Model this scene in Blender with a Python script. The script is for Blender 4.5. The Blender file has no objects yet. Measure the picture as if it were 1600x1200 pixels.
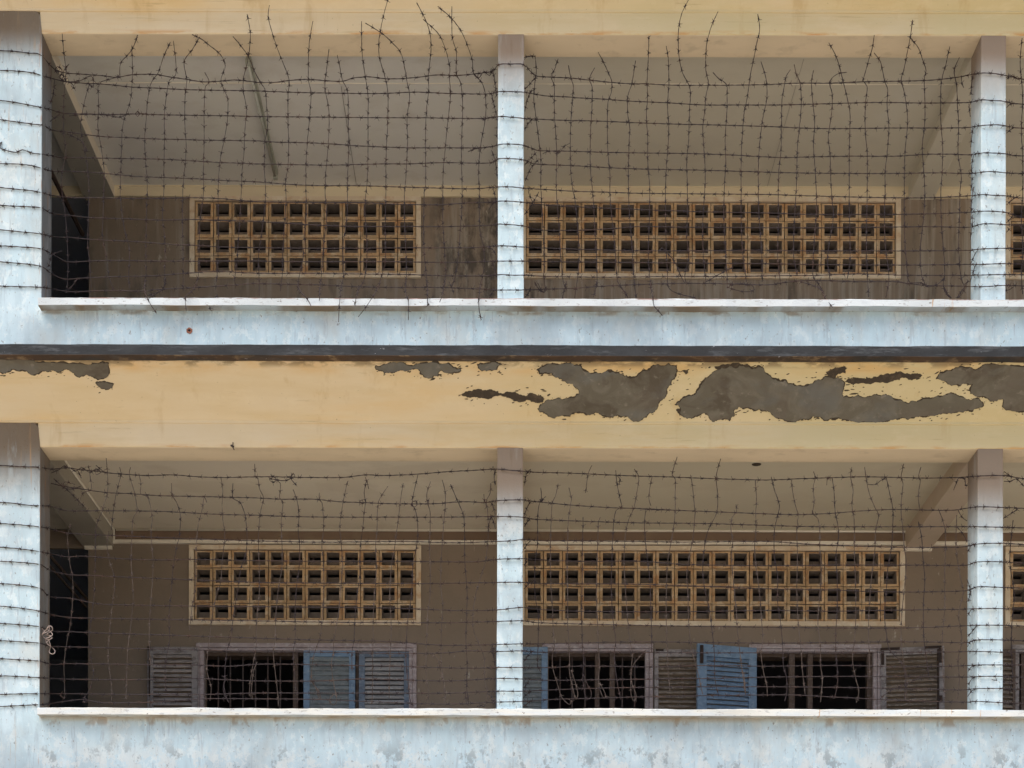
import bpy, bmesh, math, random
from mathutils import Vector, Matrix, noise
from mathutils.geometry import tessellate_polygon

rnd = random.Random(11)
scene = bpy.context.scene
COL = scene.collection

# ------------------------------------------------------------------ camera, sky, sun, exposure
F, CX, CY, DIST, EYE, ROLL = 2270.0, 798.0, 1700.0, 12.4, 1.6, 0.0022
ca, sa = math.cos(ROLL), math.sin(ROLL)
cam_d = bpy.data.cameras.new("camera")
cam = bpy.data.objects.new("camera", cam_d)
COL.objects.link(cam)
cam_d.sensor_width = 36.0
cam_d.lens = F / 1600.0 * 36.0
cam_d.shift_x = (800.0 - CX) / 1600.0
cam_d.shift_y = (CY - 600.0) / 1600.0
cam_d.clip_start, cam_d.clip_end = 0.1, 1500.0
m = Matrix(((ca, -sa, 0, 0), (0, 0, -1, -DIST), (sa, ca, 0, EYE), (0, 0, 0, 1)))
cam.matrix_world = m
scene.camera = cam

SUN_EL, SUN_AZ = math.radians(64), math.radians(-48)   # azimuth off the facade's normal, towards the left
w = bpy.data.worlds.new("World")
scene.world = w
w.use_nodes = True
nt = w.node_tree
sky = nt.nodes.new("ShaderNodeTexSky")
sky.sky_type = 'NISHITA'
sky.sun_disc = False
sky.sun_elevation = SUN_EL
sky.sun_rotation = math.pi + SUN_AZ * -1
sky.air_density, sky.dust_density, sky.ozone_density = 1.0, 3.5, 1.0
nt.nodes["Background"].inputs[1].default_value = 0.12
nt.links.new(sky.outputs[0], nt.nodes["Background"].inputs[0])
sun_d = bpy.data.lights.new("sun", 'SUN')
sun_d.energy = 2.0
sun_d.angle = math.radians(50)
sun_d.color = (1.0, 0.95, 0.88)
sun = bpy.data.objects.new("sun", sun_d)
COL.objects.link(sun)
to_sun = Vector((math.cos(SUN_EL) * math.sin(SUN_AZ), -math.cos(SUN_EL) * math.cos(SUN_AZ), math.sin(SUN_EL)))
sun.rotation_euler = to_sun.to_track_quat('Z', 'Y').to_euler()
sun.location = (-6, -20, 25)
vs = scene.view_settings
vs.view_transform, vs.look, vs.exposure, vs.gamma = 'Standard', 'None', 0.66, 1.0
vs.use_curve_mapping = False


# survey of the facade: where the sight line through a point of the photograph meets the plane at depth Y
def P(px, py, Y=0.0):
    D = DIST + Y
    u, v = (px - CX) * D / F, (CY - py) * D / F
    return Vector((u * ca - v * sa, Y, EYE + v * ca + u * sa))


def X_(px, Y, py=600):
    return P(px, py, Y).x


def Z_(py, Y, px=798):
    return P(px, py, Y).z


def hit(px, py, p0, n):
    o = Vector((0, -DIST, EYE))
    d = P(px, py, 0.0) - o
    return o + d * ((p0 - o).dot(n) / d.dot(n))


# ------------------------------------------------------------------ materials
def mat(name, base, layers=(), rough=0.85, bump=0.0, bscale=60.0, metallic=0.0, rand=0.0, coord='world'):
    """layers: dicts col, scale (3), lo, hi, amt, detail, z=(z0,z1) fade-in range, x=(x0,x1), dist"""
    M = bpy.data.materials.new(name)
    M.use_nodes = True
    t = M.node_tree
    N, L = t.nodes, t.links
    bs = N["Principled BSDF"]
    bs.inputs["Roughness"].default_value = rough
    bs.inputs["Metallic"].default_value = metallic
    bs.inputs["Specular IOR Level"].default_value = 0.25
    if coord == 'world':
        pos = N.new("ShaderNodeNewGeometry").outputs["Position"]
    else:
        pos = N.new("ShaderNodeTexCoord").outputs["Object"]
    sep = N.new("ShaderNodeSeparateXYZ")
    L.new(pos, sep.inputs[0])
    rgb = N.new("ShaderNodeRGB")
    rgb.outputs[0].default_value = (*base, 1)
    cur = rgb.outputs[0]
    if rand:
        oi = N.new("ShaderNodeObjectInfo")
        mr = N.new("ShaderNodeMapRange")
        mr.inputs[3].default_value, mr.inputs[4].default_value = 1 - rand, 1 + rand
        L.new(oi.outputs["Random"], mr.inputs[0])
        mx = N.new("ShaderNodeVectorMath")
        mx.operation = 'SCALE'
        L.new(cur, mx.inputs[0])
        L.new(mr.outputs[0], mx.inputs["Scale"])
        cur = mx.outputs[0]
    for i, l in enumerate(layers):
        mp = N.new("ShaderNodeMapping")
        s = l.get('scale', (3, 3, 3))
        mp.inputs["Scale"].default_value = s
        mp.inputs["Location"].default_value = (i * 3.7 + 0.3, i * 1.9, i * 5.1)
        L.new(pos, mp.inputs[0])
        nz = N.new("ShaderNodeTexNoise")
        nz.inputs["Scale"].default_value = 1.0
        nz.inputs["Detail"].default_value = l.get('detail', 5)
        nz.inputs["Roughness"].default_value = l.get('nrough', 0.6)
        nz.inputs["Distortion"].default_value = l.get('dist', 0.0)
        L.new(mp.outputs[0], nz.inputs["Vector"])
        r = N.new("ShaderNodeMapRange")
        r.inputs[1].default_value, r.inputs[2].default_value = l.get('lo', .45), l.get('hi', .6)
        r.inputs[3].default_value, r.inputs[4].default_value = 0, l.get('amt', .5)
        L.new(nz.outputs[0], r.inputs[0])
        fac = r.outputs[0]
        for ax, k in (('z', 2), ('x', 0)):
            for key in (ax, ax + '2'):
                if key in l:
                    zr = N.new("ShaderNodeMapRange")
                    zr.interpolation_type = 'SMOOTHSTEP'
                    zr.inputs[1].default_value, zr.inputs[2].default_value = l[key]
                    L.new(sep.outputs[k], zr.inputs[0])
                    mu = N.new("ShaderNodeMath")
                    mu.operation = 'MULTIPLY'
                    L.new(fac, mu.inputs[0])
                    L.new(zr.outputs[0], mu.inputs[1])
                    fac = mu.outputs[0]
        mx = N.new("ShaderNodeMix")
        mx.data_type = 'RGBA'
        L.new(fac, mx.inputs[0])
        L.new(cur, mx.inputs[6])
        mx.inputs[7].default_value = (*l['col'], 1)
        cur = mx.outputs[2]
    L.new(cur, bs.inputs["Base Color"])
    if bump:
        nz = N.new("ShaderNodeTexNoise")
        nz.inputs["Scale"].default_value = bscale
        nz.inputs["Detail"].default_value = 5
        L.new(pos, nz.inputs["Vector"])
        bp = N.new("ShaderNodeBump")
        bp.inputs["Strength"].default_value = bump
        bp.inputs["Distance"].default_value = 0.01
        L.new(nz.outputs[0], bp.inputs["Height"])
        L.new(bp.outputs[0], bs.inputs["Normal"])
    return M


# storey data: heights measured on the facade (storey 1 = lower one in view, storey 2 = upper one)
COP_FRONT = -0.09
LEDGE_Y, LEDGE_IN = -0.45, -0.355
RISE = 3.476
COPT1, COPT2 = Z_(1107, COP_FRONT), Z_(466, COP_FRONT)
COPB1, COPB2 = Z_(1118, COP_FRONT), Z_(478, COP_FRONT)
LEDT2, LEDB2 = Z_(539.5, LEDGE_Y), Z_(556, LEDGE_Y)
SOFB2 = Z_(661, -0.02)          # foot of the sloping soffit between the two storeys
BEAMB1, BEAMB2 = Z_(699.5, 0.0), Z_(53.5, 0.0)
SOFB3 = Z_(17, -0.02)
CEIL1, CEIL2 = Z_(828, 2.3), Z_(293, 2.3)
WALLY = 2.3

WHITE = (0.575, 0.74, 0.81)
white_layers = [
    dict(col=(0.67, 0.81, 0.875), scale=(5, 5, 1.3), lo=.45, hi=.68, amt=.75),
    dict(col=(0.455, 0.59, 0.655), scale=(14, 14, 2.2), lo=.5, hi=.72, amt=.6),
    dict(col=(0.75, 0.86, 0.89), scale=(13, 13, 9), lo=.53, hi=.57, amt=.7, detail=10, nrough=.74),
    dict(col=(0.42, 0.52, 0.58), scale=(26, 26, 3.5), lo=.57, hi=.63, amt=.6, detail=8, nrough=.7),
    dict(col=(0.36, 0.43, 0.475), scale=(1.8, 1.8, 1.6), lo=.47, hi=.66, amt=.5, detail=8),
    dict(col=(0.55, 0.55, 0.50), scale=(2.4, 2.4, 1.2), lo=.52, hi=.68, amt=.45, detail=7),
    dict(col=(0.26, 0.27, 0.27), scale=(42, 42, 26), lo=.64, hi=.68, amt=.75, detail=6),
]
M_white = mat("limewash_white", WHITE, white_layers + [
    # brown dirt and remains of paint right under the coping
    dict(col=(0.24, 0.16, 0.09), scale=(4.5, 1, 8), lo=.52, hi=.66, amt=.6, z=(COPB2 - .05, COPB2 - .02), z2=(COPB2 + .1, COPB2 + .05)),
    dict(col=(0.30, 0.20, 0.12), scale=(5.5, 1, 3), lo=.55, hi=.62, amt=.55, z=(COPB1 - .085, COPB1 - .045), z2=(COPB1 + .1, COPB1 + .05)),
    dict(col=(0.45, 0.33, 0.2), scale=(1.2, 1, 3), lo=.3, hi=.5, amt=.5, z=(COPB1 - .05, COPB1 - .0), z2=(COPB1 + .1, COPB1 + .05)),
    # flaked, washed out zone low on the lower parapet
    dict(col=(0.73, 0.78, 0.77), scale=(3.6, 3, 3.0), lo=.505, hi=.525, amt=.65, detail=12, nrough=.78, z=(COPB1 - .14, COPB1 - .40), z2=(3.5, 3.9)),
    dict(col=(0.30, 0.36, 0.385), scale=(4.2, 3, 3.2), lo=.54, hi=.58, amt=.7, detail=11, nrough=.76, z=(COPB1 - .12, COPB1 - .36), z2=(3.5, 3.9)),
], rough=.9, bump=.18, bscale=40)
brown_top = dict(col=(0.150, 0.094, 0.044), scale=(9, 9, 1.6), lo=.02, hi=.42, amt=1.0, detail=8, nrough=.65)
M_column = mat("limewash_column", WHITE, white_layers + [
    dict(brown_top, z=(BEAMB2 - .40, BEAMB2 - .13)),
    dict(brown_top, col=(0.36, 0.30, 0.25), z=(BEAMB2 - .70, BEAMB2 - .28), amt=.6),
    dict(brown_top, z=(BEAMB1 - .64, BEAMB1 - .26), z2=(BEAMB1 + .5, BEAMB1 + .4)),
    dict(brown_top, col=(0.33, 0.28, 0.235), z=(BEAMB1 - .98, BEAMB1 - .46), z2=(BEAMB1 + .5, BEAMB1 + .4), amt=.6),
    dict(col=(0.16, 0.15, 0.13), scale=(40, 40, 30), lo=.62, hi=.66, amt=.8, detail=6, z=(BEAMB1 - .45, BEAMB1 - .75), z2=(BEAMB1 - 1.3, BEAMB1 - 1.0), x=(.3, .2)),
], rough=.9, bump=.22, bscale=45)
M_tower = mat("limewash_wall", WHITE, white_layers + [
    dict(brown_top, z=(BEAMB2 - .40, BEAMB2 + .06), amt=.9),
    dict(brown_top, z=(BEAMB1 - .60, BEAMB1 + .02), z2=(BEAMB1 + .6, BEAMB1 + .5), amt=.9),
    dict(col=(0.42, 0.17, 0.05), scale=(30, 5, 3.2), lo=.58, hi=.66, amt=.75, x=(-4.06, -4.02)),
    dict(col=(0.45, 0.28, 0.14), scale=(26, 5, 1.2), lo=.60, hi=.68, amt=.5),
], rough=.9, bump=.18, bscale=40)
M_coping = mat("limewash_coping", (0.72, 0.78, 0.80), [
    dict(col=(0.62, 0.68, 0.72), scale=(6, 6, 12), lo=.5, hi=.66, amt=.8, z=(6, 7)),
    dict(col=(0.86, 0.84, 0.74), scale=(3, 3, 20), lo=.4, hi=.6, amt=.6, z=(7, 6)),
    dict(col=(0.30, 0.12, 0.08), scale=(5, 7, 50), lo=.5, hi=.56, amt=.85, z=(COPT2 - .016, COPT2 - .004)),
    dict(col=(0.58, 0.32, 0.12), scale=(34, 5, 2), lo=.63, hi=.67, amt=.7, x=(2.2, 2.5)),
    dict(col=(0.40, 0.40, 0.39), scale=(14, 14, 40), lo=.58, hi=.64, amt=.6, detail=9, nrough=.7),
    dict(col=(0.22, 0.19, 0.17), scale=(24, 30, 50), lo=.65, hi=.68, amt=.8),
    dict(col=(0.30, 0.20, 0.11), scale=(2, 1, 1), lo=.2, hi=.3, amt=.9, z=(COPB2 + .004, COPB2 - .004), z2=(7, 7.1)),
    dict(col=(0.42, 0.32, 0.2), scale=(2, 1, 1), lo=.2, hi=.3, amt=.9, z=(COPB1 + .004, COPB1 - .004)),
], rough=.85, bump=.25, bscale=55)
CREAM = (0.68, 0.56, 0.36)
M_cream = mat("cream_paint", CREAM, [
    dict(col=(0.70, 0.60, 0.43), scale=(.8, 1, 2), lo=.42, hi=.62, amt=.7),
    dict(col=(0.68, 0.49, 0.23), scale=(.5, 1, 4), lo=.5, hi=.68, amt=.6),
    dict(col=(0.62, 0.49, 0.28), scale=(1.1, 2, 9), lo=.5, hi=.7, amt=.5),
    dict(col=(0.58, 0.51, 0.29), scale=(.35, 1, .6), lo=.3, hi=.5, amt=.7, x=(-1.5, 2.0)),
    dict(col=(0.50, 0.36, 0.17), scale=(6, 4, 1.0), lo=.58, hi=.72, amt=.5, detail=7),
    dict(col=(0.78, 0.68, 0.48), scale=(3, 4, 7), lo=.52, hi=.66, amt=.22, detail=9, nrough=.7),
    dict(col=(0.42, 0.33, 0.18), scale=(1.3, 3, 30), lo=.62, hi=.68, amt=.5, detail=9, nrough=.7),
    dict(col=(0.66, 0.42, 0.16), scale=(1.5, 3, 5), lo=.42, hi=.62, amt=.6, z=(LEDB2 - .10, LEDB2 - .03), z2=(LEDB2 + .1, LEDB2 + .02)),
    dict(col=(0.10, 0.08, 0.05), scale=(45, 45, 45), lo=.72, hi=.75, amt=.7, detail=3),
    dict(col=(0.55, 0.27, 0.08), scale=(2.5, 2, 12), lo=.5, hi=.62, amt=.7, z=(BEAMB1 + .035, BEAMB1 + .0), z2=(BEAMB1 - .01, BEAMB1 - .002)),
    dict(col=(0.55, 0.27, 0.08), scale=(2.5, 2, 12), lo=.48, hi=.6, amt=.75, z=(BEAMB2 + .045, BEAMB2 + .0), z2=(BEAMB2 - .01, BEAMB2 - .002)),
    dict(col=(0.22, 0.17, 0.10), scale=(5, 4, 16), lo=.45, hi=.55, amt=.75, z=(LEDB2 - .045, LEDB2 - .01), z2=(LEDB2 + .1, LEDB2 + .02)),
], rough=.8, bump=.08, bscale=25)
M_beam_under = mat("beam_cream", (0.74, 0.63, 0.46), [
    dict(col=(0.64, 0.55, 0.40), scale=(1.2, 4, 3), lo=.45, hi=.65, amt=.6),
    dict(col=(0.50, 0.42, 0.30), scale=(5, 9, 9), lo=.55, hi=.68, amt=.45, detail=8),
], rough=.85, bump=.12, bscale=30)
M_ceiling = mat("ceiling_paint", (0.76, 0.70, 0.58), [
    dict(col=(0.69, 0.63, 0.54), scale=(.5, .8, 1), lo=.45, hi=.62, amt=.6),
    dict(col=(0.78, 0.73, 0.58), scale=(1.2, 1.2, 1), lo=.5, hi=.7, amt=.5),
    dict(col=(0.62, 0.55, 0.44), scale=(3, 3, 2), lo=.58, hi=.72, amt=.4),
    dict(col=(0.60, 0.55, 0.42), scale=(.5, .5, 1), lo=.2, hi=.45, amt=.8, x=(-.8, 1.2)),  # right bay browner: reflected light painted into the colour
    dict(col=(0.52, 0.45, 0.34), scale=(1.2, 2.2, 1), lo=.55, hi=.62, amt=.25, detail=9),
], rough=.9, bump=.06, bscale=20)
M_ceiling_up = mat("ceiling_grey", (0.71, 0.71, 0.68), [
    dict(col=(0.63, 0.62, 0.60), scale=(.5, .8, 1), lo=.45, hi=.62, amt=.6),
    dict(col=(0.72, 0.73, 0.66), scale=(1.2, 1.2, 1), lo=.5, hi=.7, amt=.5),
    dict(col=(0.56, 0.53, 0.48), scale=(3, 3, 2), lo=.58, hi=.72, amt=.4),
    dict(col=(0.58, 0.545, 0.44), scale=(.5, .5, 1), lo=.2, hi=.45, amt=.85, x=(-.8, 1.0)),  # browner towards the right, painting in reflected light
    dict(col=(0.50, 0.47, 0.40), scale=(1.2, 2.2, 1), lo=.55, hi=.62, amt=.25, detail=9),
], rough=.9, bump=.06, bscale=20)
M_wall = mat("corridor_wall", (0.26, 0.21, 0.165), [
    dict(col=(0.215, 0.178, 0.14), scale=(1.2, 1, .8), lo=.45, hi=.62, amt=.7),
    dict(col=(0.29, 0.225, 0.17), scale=(2, 1, 1.2), lo=.5, hi=.7, amt=.5),
    dict(col=(0.34, 0.32, 0.285), scale=(11, 1, .9), lo=.52, hi=.66, amt=.7, z=(8.0, 9.0)),
    dict(col=(0.09, 0.08, 0.07), scale=(5, 1, 1.3), lo=.53, hi=.66, amt=.75, detail=9, z=(8.0, 9.0)),
    dict(col=(0.40, 0.37, 0.32), scale=(15, 1, .7), lo=.5, hi=.62, amt=.6, detail=7, z=(8.0, 9.0), x=(-1.0, -.5)),
    dict(col=(0.07, 0.062, 0.055), scale=(6, 1, 2.2), lo=.5, hi=.6, amt=.8, detail=10, nrough=.7, z=(8.9, 9.8), x=(-1.0, -.6), x2=(.6, .3)),
    dict(col=(0.55, 0.52, 0.45), scale=(16, 1, 7), lo=.66, hi=.72, amt=.6, detail=6),
], rough=.9, bump=.15, bscale=35)
M_frieze = mat("frieze_paint", (0.72, 0.63, 0.45), [
    dict(col=(0.64, 0.55, 0.40), scale=(2, 2, 6), lo=.45, hi=.62, amt=.6)], rough=.85, bump=.06)
M_band = mat("brown_band", (0.20, 0.14, 0.10), [
    dict(col=(0.26, 0.2, 0.14), scale=(3, 2, 6), lo=.5, hi=.65, amt=.6)], rough=.8)
M_trim = mat("vent_trim", (0.66, 0.55, 0.41), [
    dict(col=(0.78, 0.71, 0.58), scale=(5, 5, 5), lo=.45, hi=.62, amt=.7),
    dict(col=(0.48, 0.27, 0.12), scale=(7, 7, 7), lo=.55, hi=.7, amt=.6)], rough=.85, bump=.1)
M_block = mat("vent_block_clay", (0.56, 0.405, 0.245), [
    dict(col=(0.47, 0.26, 0.13), scale=(7, 7, 7), lo=.47, hi=.64, amt=.8, detail=7),
    dict(col=(0.68, 0.57, 0.42), scale=(11, 11, 11), lo=.52, hi=.62, amt=.75, detail=8),
    dict(col=(0.22, 0.14, 0.08), scale=(38, 38, 38), lo=.56, hi=.66, amt=.6, detail=6)], rough=.9, bump=.3, bscale=80, rand=.2)
M_blockin = mat("dark_block_inside", (0.27, 0.23, 0.20), [dict(col=(0.20, 0.16, 0.13), scale=(20, 20, 20), amt=.6)], rough=.95, rand=.2)  # darker tone for the faces inside the holes
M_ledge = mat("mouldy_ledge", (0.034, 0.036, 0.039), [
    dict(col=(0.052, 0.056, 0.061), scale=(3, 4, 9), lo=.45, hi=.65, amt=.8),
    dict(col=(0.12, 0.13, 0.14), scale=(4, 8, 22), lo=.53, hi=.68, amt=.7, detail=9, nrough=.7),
    dict(col=(0.60, 0.63, 0.66), scale=(9, 9, 30), lo=.66, hi=.67, amt=.9, detail=10, nrough=.78),
    dict(col=(0.10, 0.058, 0.032), scale=(2, 2, 2), lo=.1, hi=.2, amt=.95, z=(LEDB2 + .006, LEDB2 - .004)),
    dict(col=(0.34, 0.25, 0.15), scale=(7, 9, 7), lo=.55, hi=.64, amt=.7, detail=8, z=(LEDB2 + .006, LEDB2 - .004)),
], rough=.9, bump=.3, bscale=45)
M_cement = mat("cement_patch", (0.135, 0.123, 0.096), [
    dict(col=(0.175, 0.162, 0.132), scale=(4, 4, 6), lo=.47, hi=.62, amt=.85, dist=1.2, detail=8),
    dict(col=(0.085, 0.07, 0.052), scale=(3, 3, 4), lo=.52, hi=.62, amt=.7, dist=.6, detail=9),
    dict(col=(0.12, 0.10, 0.08), scale=(2.2, 2, 3), lo=.5, hi=.68, amt=.6, dist=1.0),
    dict(col=(0.145, 0.15, 0.145), scale=(1.2, 2, 2), lo=.5, hi=.6, amt=.6),
    dict(col=(0.26, 0.24, 0.20), scale=(12, 12, 16), lo=.6, hi=.68, amt=.5, detail=10)], rough=.95, bump=.3, bscale=30)
M_crust = mat("peeled_crust", (0.060, 0.048, 0.036), [
    dict(col=(0.11, 0.085, 0.06), scale=(20, 20, 20), lo=.5, hi=.65, amt=.7)], rough=.95, bump=.4, bscale=60)
M_brick = mat("chipped_brick", (0.36, 0.15, 0.10), [
    dict(col=(0.10, 0.04, 0.03), scale=(60, 60, 60), lo=.5, hi=.65, amt=.8)], rough=.95)
M_black = mat("black_hole_shade", (0.012, 0.011, 0.012), rough=1.0)
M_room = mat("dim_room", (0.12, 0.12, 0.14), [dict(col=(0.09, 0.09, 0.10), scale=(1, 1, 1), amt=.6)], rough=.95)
M_stair = mat("stairwell_plaster", (0.50, 0.54, 0.62), [dict(col=(0.40, 0.42, 0.47), scale=(1, 1, 1), amt=.6)], rough=.95)
M_beam_left = mat("grey_left_beam", (0.40, 0.37, 0.31), [dict(col=(0.33, 0.30, 0.25), scale=(2, 2, 2), amt=.6)], rough=.9)  # greyer, darker tone of the left cross beams
M_beam_right = mat("brown_beam", (0.52, 0.43, 0.34), [dict(col=(0.45, 0.38, 0.28), scale=(2, 2, 2), amt=.6)], rough=.9)
M_return = mat("shaded_return_plaster", (0.21, 0.225, 0.235), [  # dark base paints the shade of the side face, with brown and rust marks
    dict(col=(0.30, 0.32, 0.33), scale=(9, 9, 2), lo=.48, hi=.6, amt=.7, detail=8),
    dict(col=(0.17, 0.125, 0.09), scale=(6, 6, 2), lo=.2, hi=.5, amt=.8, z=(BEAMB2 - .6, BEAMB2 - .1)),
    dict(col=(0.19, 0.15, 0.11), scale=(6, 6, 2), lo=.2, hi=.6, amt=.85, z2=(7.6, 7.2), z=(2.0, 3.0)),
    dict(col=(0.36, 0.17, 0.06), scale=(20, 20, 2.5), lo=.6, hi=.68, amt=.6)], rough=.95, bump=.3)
M_beam_dark = mat("shaded_beam_underside", (0.34, 0.325, 0.285), [dict(col=(0.40, .38, .33), scale=(2, 2, 2), amt=.6)], rough=.9)  # dark underside tone standing in for shade beside the stairwell
M_floor = mat("corridor_floor", (0.50, 0.44, 0.36), [dict(col=(0.40, .35, .28), scale=(3, 3, 3), amt=.6)], rough=.8)
wood = lambda n, b, d, l, r=.15: mat(n, b, [
    dict(col=d, scale=(8, 8, 18), lo=.46, hi=.62, amt=.85),
    dict(col=l, scale=(24, 24, 40), lo=.54, hi=.62, amt=.75, detail=9)], rough=.75, bump=.15, rand=r)
M_blue = wood("blue_shutter_paint", (0.185, 0.285, 0.42), (0.14, 0.215, 0.32), (0.27, 0.36, 0.47), .05)
M_blueslat = wood("faded_blue_slat", (0.20, 0.235, 0.255), (0.16, 0.18, 0.19), (0.27, 0.29, 0.3), .12)
M_bluestile = wood("faded_blue_stile", (0.17, 0.225, 0.31), (0.13, 0.165, 0.22), (0.28, 0.32, 0.37), .05)
M_greyslat = wood("weathered_slat", (0.42, 0.385, 0.375), (0.24, 0.205, 0.185), (0.43, 0.40, 0.38), .2)
M_greystile = wood("weathered_stile", (0.31, 0.29, 0.295), (0.16, 0.14, 0.14), (0.36, 0.35, 0.35), .08)
M_bluegreyslat = wood("blue_grey_slat", (0.37, 0.375, 0.39), (0.28, 0.275, 0.28), (0.46, 0.46, 0.47), .12)
M_brownslat = wood("bare_wood_slat", (0.27, 0.225, 0.185), (0.15, 0.12, 0.095), (0.42, 0.38, 0.34), .3)
M_frame = wood("purple_grey_frame", (0.40, 0.345, 0.36), (0.30, 0.25, 0.25), (0.52, 0.49, 0.51), .05)
M_framebrown = wood("brown_frame", (0.115, 0.085, 0.070), (0.085, 0.058, 0.045), (0.17, 0.14, 0.125), .1)
M_bar = mat("rusty_bar", (0.11, 0.09, 0.085), [dict(col=(0.09, 0.05, 0.04), scale=(20, 20, 20), amt=.6)], rough=.8)
M_iron = mat("dark_iron", (0.035, 0.025, 0.022), [dict(col=(0.10, .05, .035), scale=(30, 30, 30), lo=.5, hi=.7, amt=.6)], rough=.7)
M_wire = mat("rusty_barbed_wire", (0.045, 0.034, 0.036), [
    dict(col=(0.085, 0.048, 0.036), scale=(7, 7, 7), lo=.5, hi=.66, amt=.7)], rough=.7)
M_wire2 = mat("dusty_barbed_wire", (0.085, 0.064, 0.054), [
    dict(col=(0.14, 0.11, 0.095), scale=(5, 5, 5), lo=.45, hi=.65, amt=.8),
    dict(col=(0.06, 0.04, 0.034), scale=(9, 9, 9), lo=.5, hi=.66, amt=.7)], rough=.8)
M_rope = mat("pale_rope", (0.46, 0.38, 0.34), [dict(col=(0.38, .3, .26), scale=(90, 90, 90), amt=.6)], rough=.95)
M_pipe = mat("pale_conduit", (0.80, 0.76, 0.66), [dict(col=(0.70, .64, .54), scale=(4, 4, 4), amt=.6)], rough=.6)
M_lamp = mat("grey_lamp_body", (0.40, 0.42, 0.36), [dict(col=(0.28, .28, .24), scale=(5, 5, 5), amt=.6)], rough=.5)
M_tube = mat("unlit_tube", (0.46, 0.48, 0.44), rough=.3)
M_ground = mat("pale_dry_ground", (0.60, 0.51, 0.39), [
    dict(col=(0.50, 0.42, 0.31), scale=(.25, .25, 1), lo=.42, hi=.62, amt=.7),
    dict(col=(0.66, 0.59, 0.48), scale=(1.5, 1.5, 1), lo=.5, hi=.7, amt=.6),
    dict(col=(0.42, 0.35, 0.25), scale=(20, 20, 1), lo=.55, hi=.7, amt=.4)], rough=.95, bump=.3, bscale=12)


# ------------------------------------------------------------------ mesh helpers
class MB:
    def __init__(self):
        self.v, self.f = [], []

    def add(self, vs_, fs):
        b = len(self.v)
        self.v += [tuple(p) for p in vs_]
        self.f += [tuple(i + b for i in f) for f in fs]

    def box(self, x0, x1, y0, y1, z0, z1, M=None):
        vs_ = [Vector((x, y, z)) for z in (z0, z1) for y in (y0, y1) for x in (x0, x1)]
        if M is not None:
            vs_ = [M @ p for p in vs_]
        self.add(vs_, [(0, 2, 3, 1), (4, 5, 7, 6), (0, 1, 5, 4), (2, 6, 7, 3), (0, 4, 6, 2), (1, 3, 7, 5)])

    def tube(self, pts, r, n=4, caps=True, phase=0.0):
        pts = [Vector(p) for p in pts]
        b = len(self.v)
        k = len(pts)
        for i, p in enumerate(pts):
            d = (pts[min(i + 1, k - 1)] - pts[max(i - 1, 0)])
            d = d.normalized() if d.length > 1e-9 else Vector((0, 0, 1))
            a = Vector((0, 1, 0)) if abs(d.y) < .9 else Vector((1, 0, 0))
            s = d.cross(a).normalized()
            q = d.cross(s)
            rr = r[i] if isinstance(r, (list, tuple)) else r
            for j in range(n):
                an = 2 * math.pi * j / n + phase
                self.v.append(tuple(p + s * (math.cos(an) * rr) + q * (math.sin(an) * rr)))
        for i in range(k - 1):
            for j in range(n):
                self.f.append((b + i * n + j, b + i * n + (j + 1) % n, b + (i + 1) * n + (j + 1) % n, b + (i + 1) * n + j))
        if caps:
            self.f.append(tuple(b + j for j in range(n))[::-1])
            self.f.append(tuple(b + (k - 1) * n + j for j in range(n)))

    def prism(self, poly, y0, y1):
        """outline in X,Z pushed from y0 (front) to y1"""
        n = len(poly)
        tris = tessellate_polygon([[Vector((p[0], p[1], 0)) for p in poly]])
        vs_ = [(p[0], y0, p[1]) for p in poly] + [(p[0], y1, p[1]) for p in poly]
        fs = [tuple(t) for t in tris] + [tuple(i + n for i in t)[::-1] for t in tris]
        fs += [(i, (i + 1) % n, (i + 1) % n + n, i + n) for i in range(n)]
        self.add(vs_, fs)

    def run(self, prof, x0, x1, step=.12, jit=.0025, fr=3.0, seed=0.0):
        """profile of (y,z) corners run along X with slightly uneven edges"""
        n = len(prof)
        k = max(2, int((x1 - x0) / step))
        b = len(self.v)
        for i in range(k + 1):
            x = x0 + (x1 - x0) * i / k
            for j, (y, z) in enumerate(prof):
                a = noise.noise((x * fr, j * 7.3 + seed, 0.5)) * jit + noise.noise((x * fr * 4, j * 3.3 + seed, 9.5)) * jit * .6
                c = noise.noise((x * fr, j * 5.1 + seed, 4.5)) * jit
                self.v.append((x, y + c, z + a))
        for i in range(k):
            for j in range(n):
                self.f.append((b + i * n + j, b + (i + 1) * n + j, b + (i + 1) * n + (j + 1) % n, b + i * n + (j + 1) % n))
        self.f.append(tuple(b + j for j in range(n)))
        self.f.append(tuple(b + k * n + j for j in range(n))[::-1])

    def mesh(self, name, material, smooth=False):
        me = bpy.data.meshes.new(name)
        me.from_pydata(self.v, [], self.f)
        bm = bmesh.new()
        bm.from_mesh(me)
        bmesh.ops.recalc_face_normals(bm, faces=bm.faces)
        bm.to_mesh(me)
        bm.free()
        me.materials.append(material)
        if smooth:
            for p in me.polygons:
                p.use_smooth = True
        return me

    def build(self, name, material, parent=None, bevel=0.0, smooth=False, label=None):
        me = self.mesh(name, material, smooth)
        if bevel:
            bm = bmesh.new()
            bm.from_mesh(me)
            ed = [e for e in bm.edges if len(e.link_faces) == 2 and e.calc_face_angle() > .6]
            bmesh.ops.bevel(bm, geom=ed, offset=bevel, segments=2, affect='EDGES', profile=.5)
            bm.to_mesh(me)
            bm.free()
        return link(name, me, parent, label)


def link(name, me, parent=None, label=None):
    o = bpy.data.objects.new(name, me)
    COL.objects.link(o)
    if parent is not None:
        o.parent = parent
        if parent.matrix_world != Matrix.Identity(4):
            o.matrix_parent_inverse = WORLD[parent.name].inverted() if parent.name in WORLD else Matrix.Identity(4)
    if label:
        o["label"] = label
    return o


WORLD = {}


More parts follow.
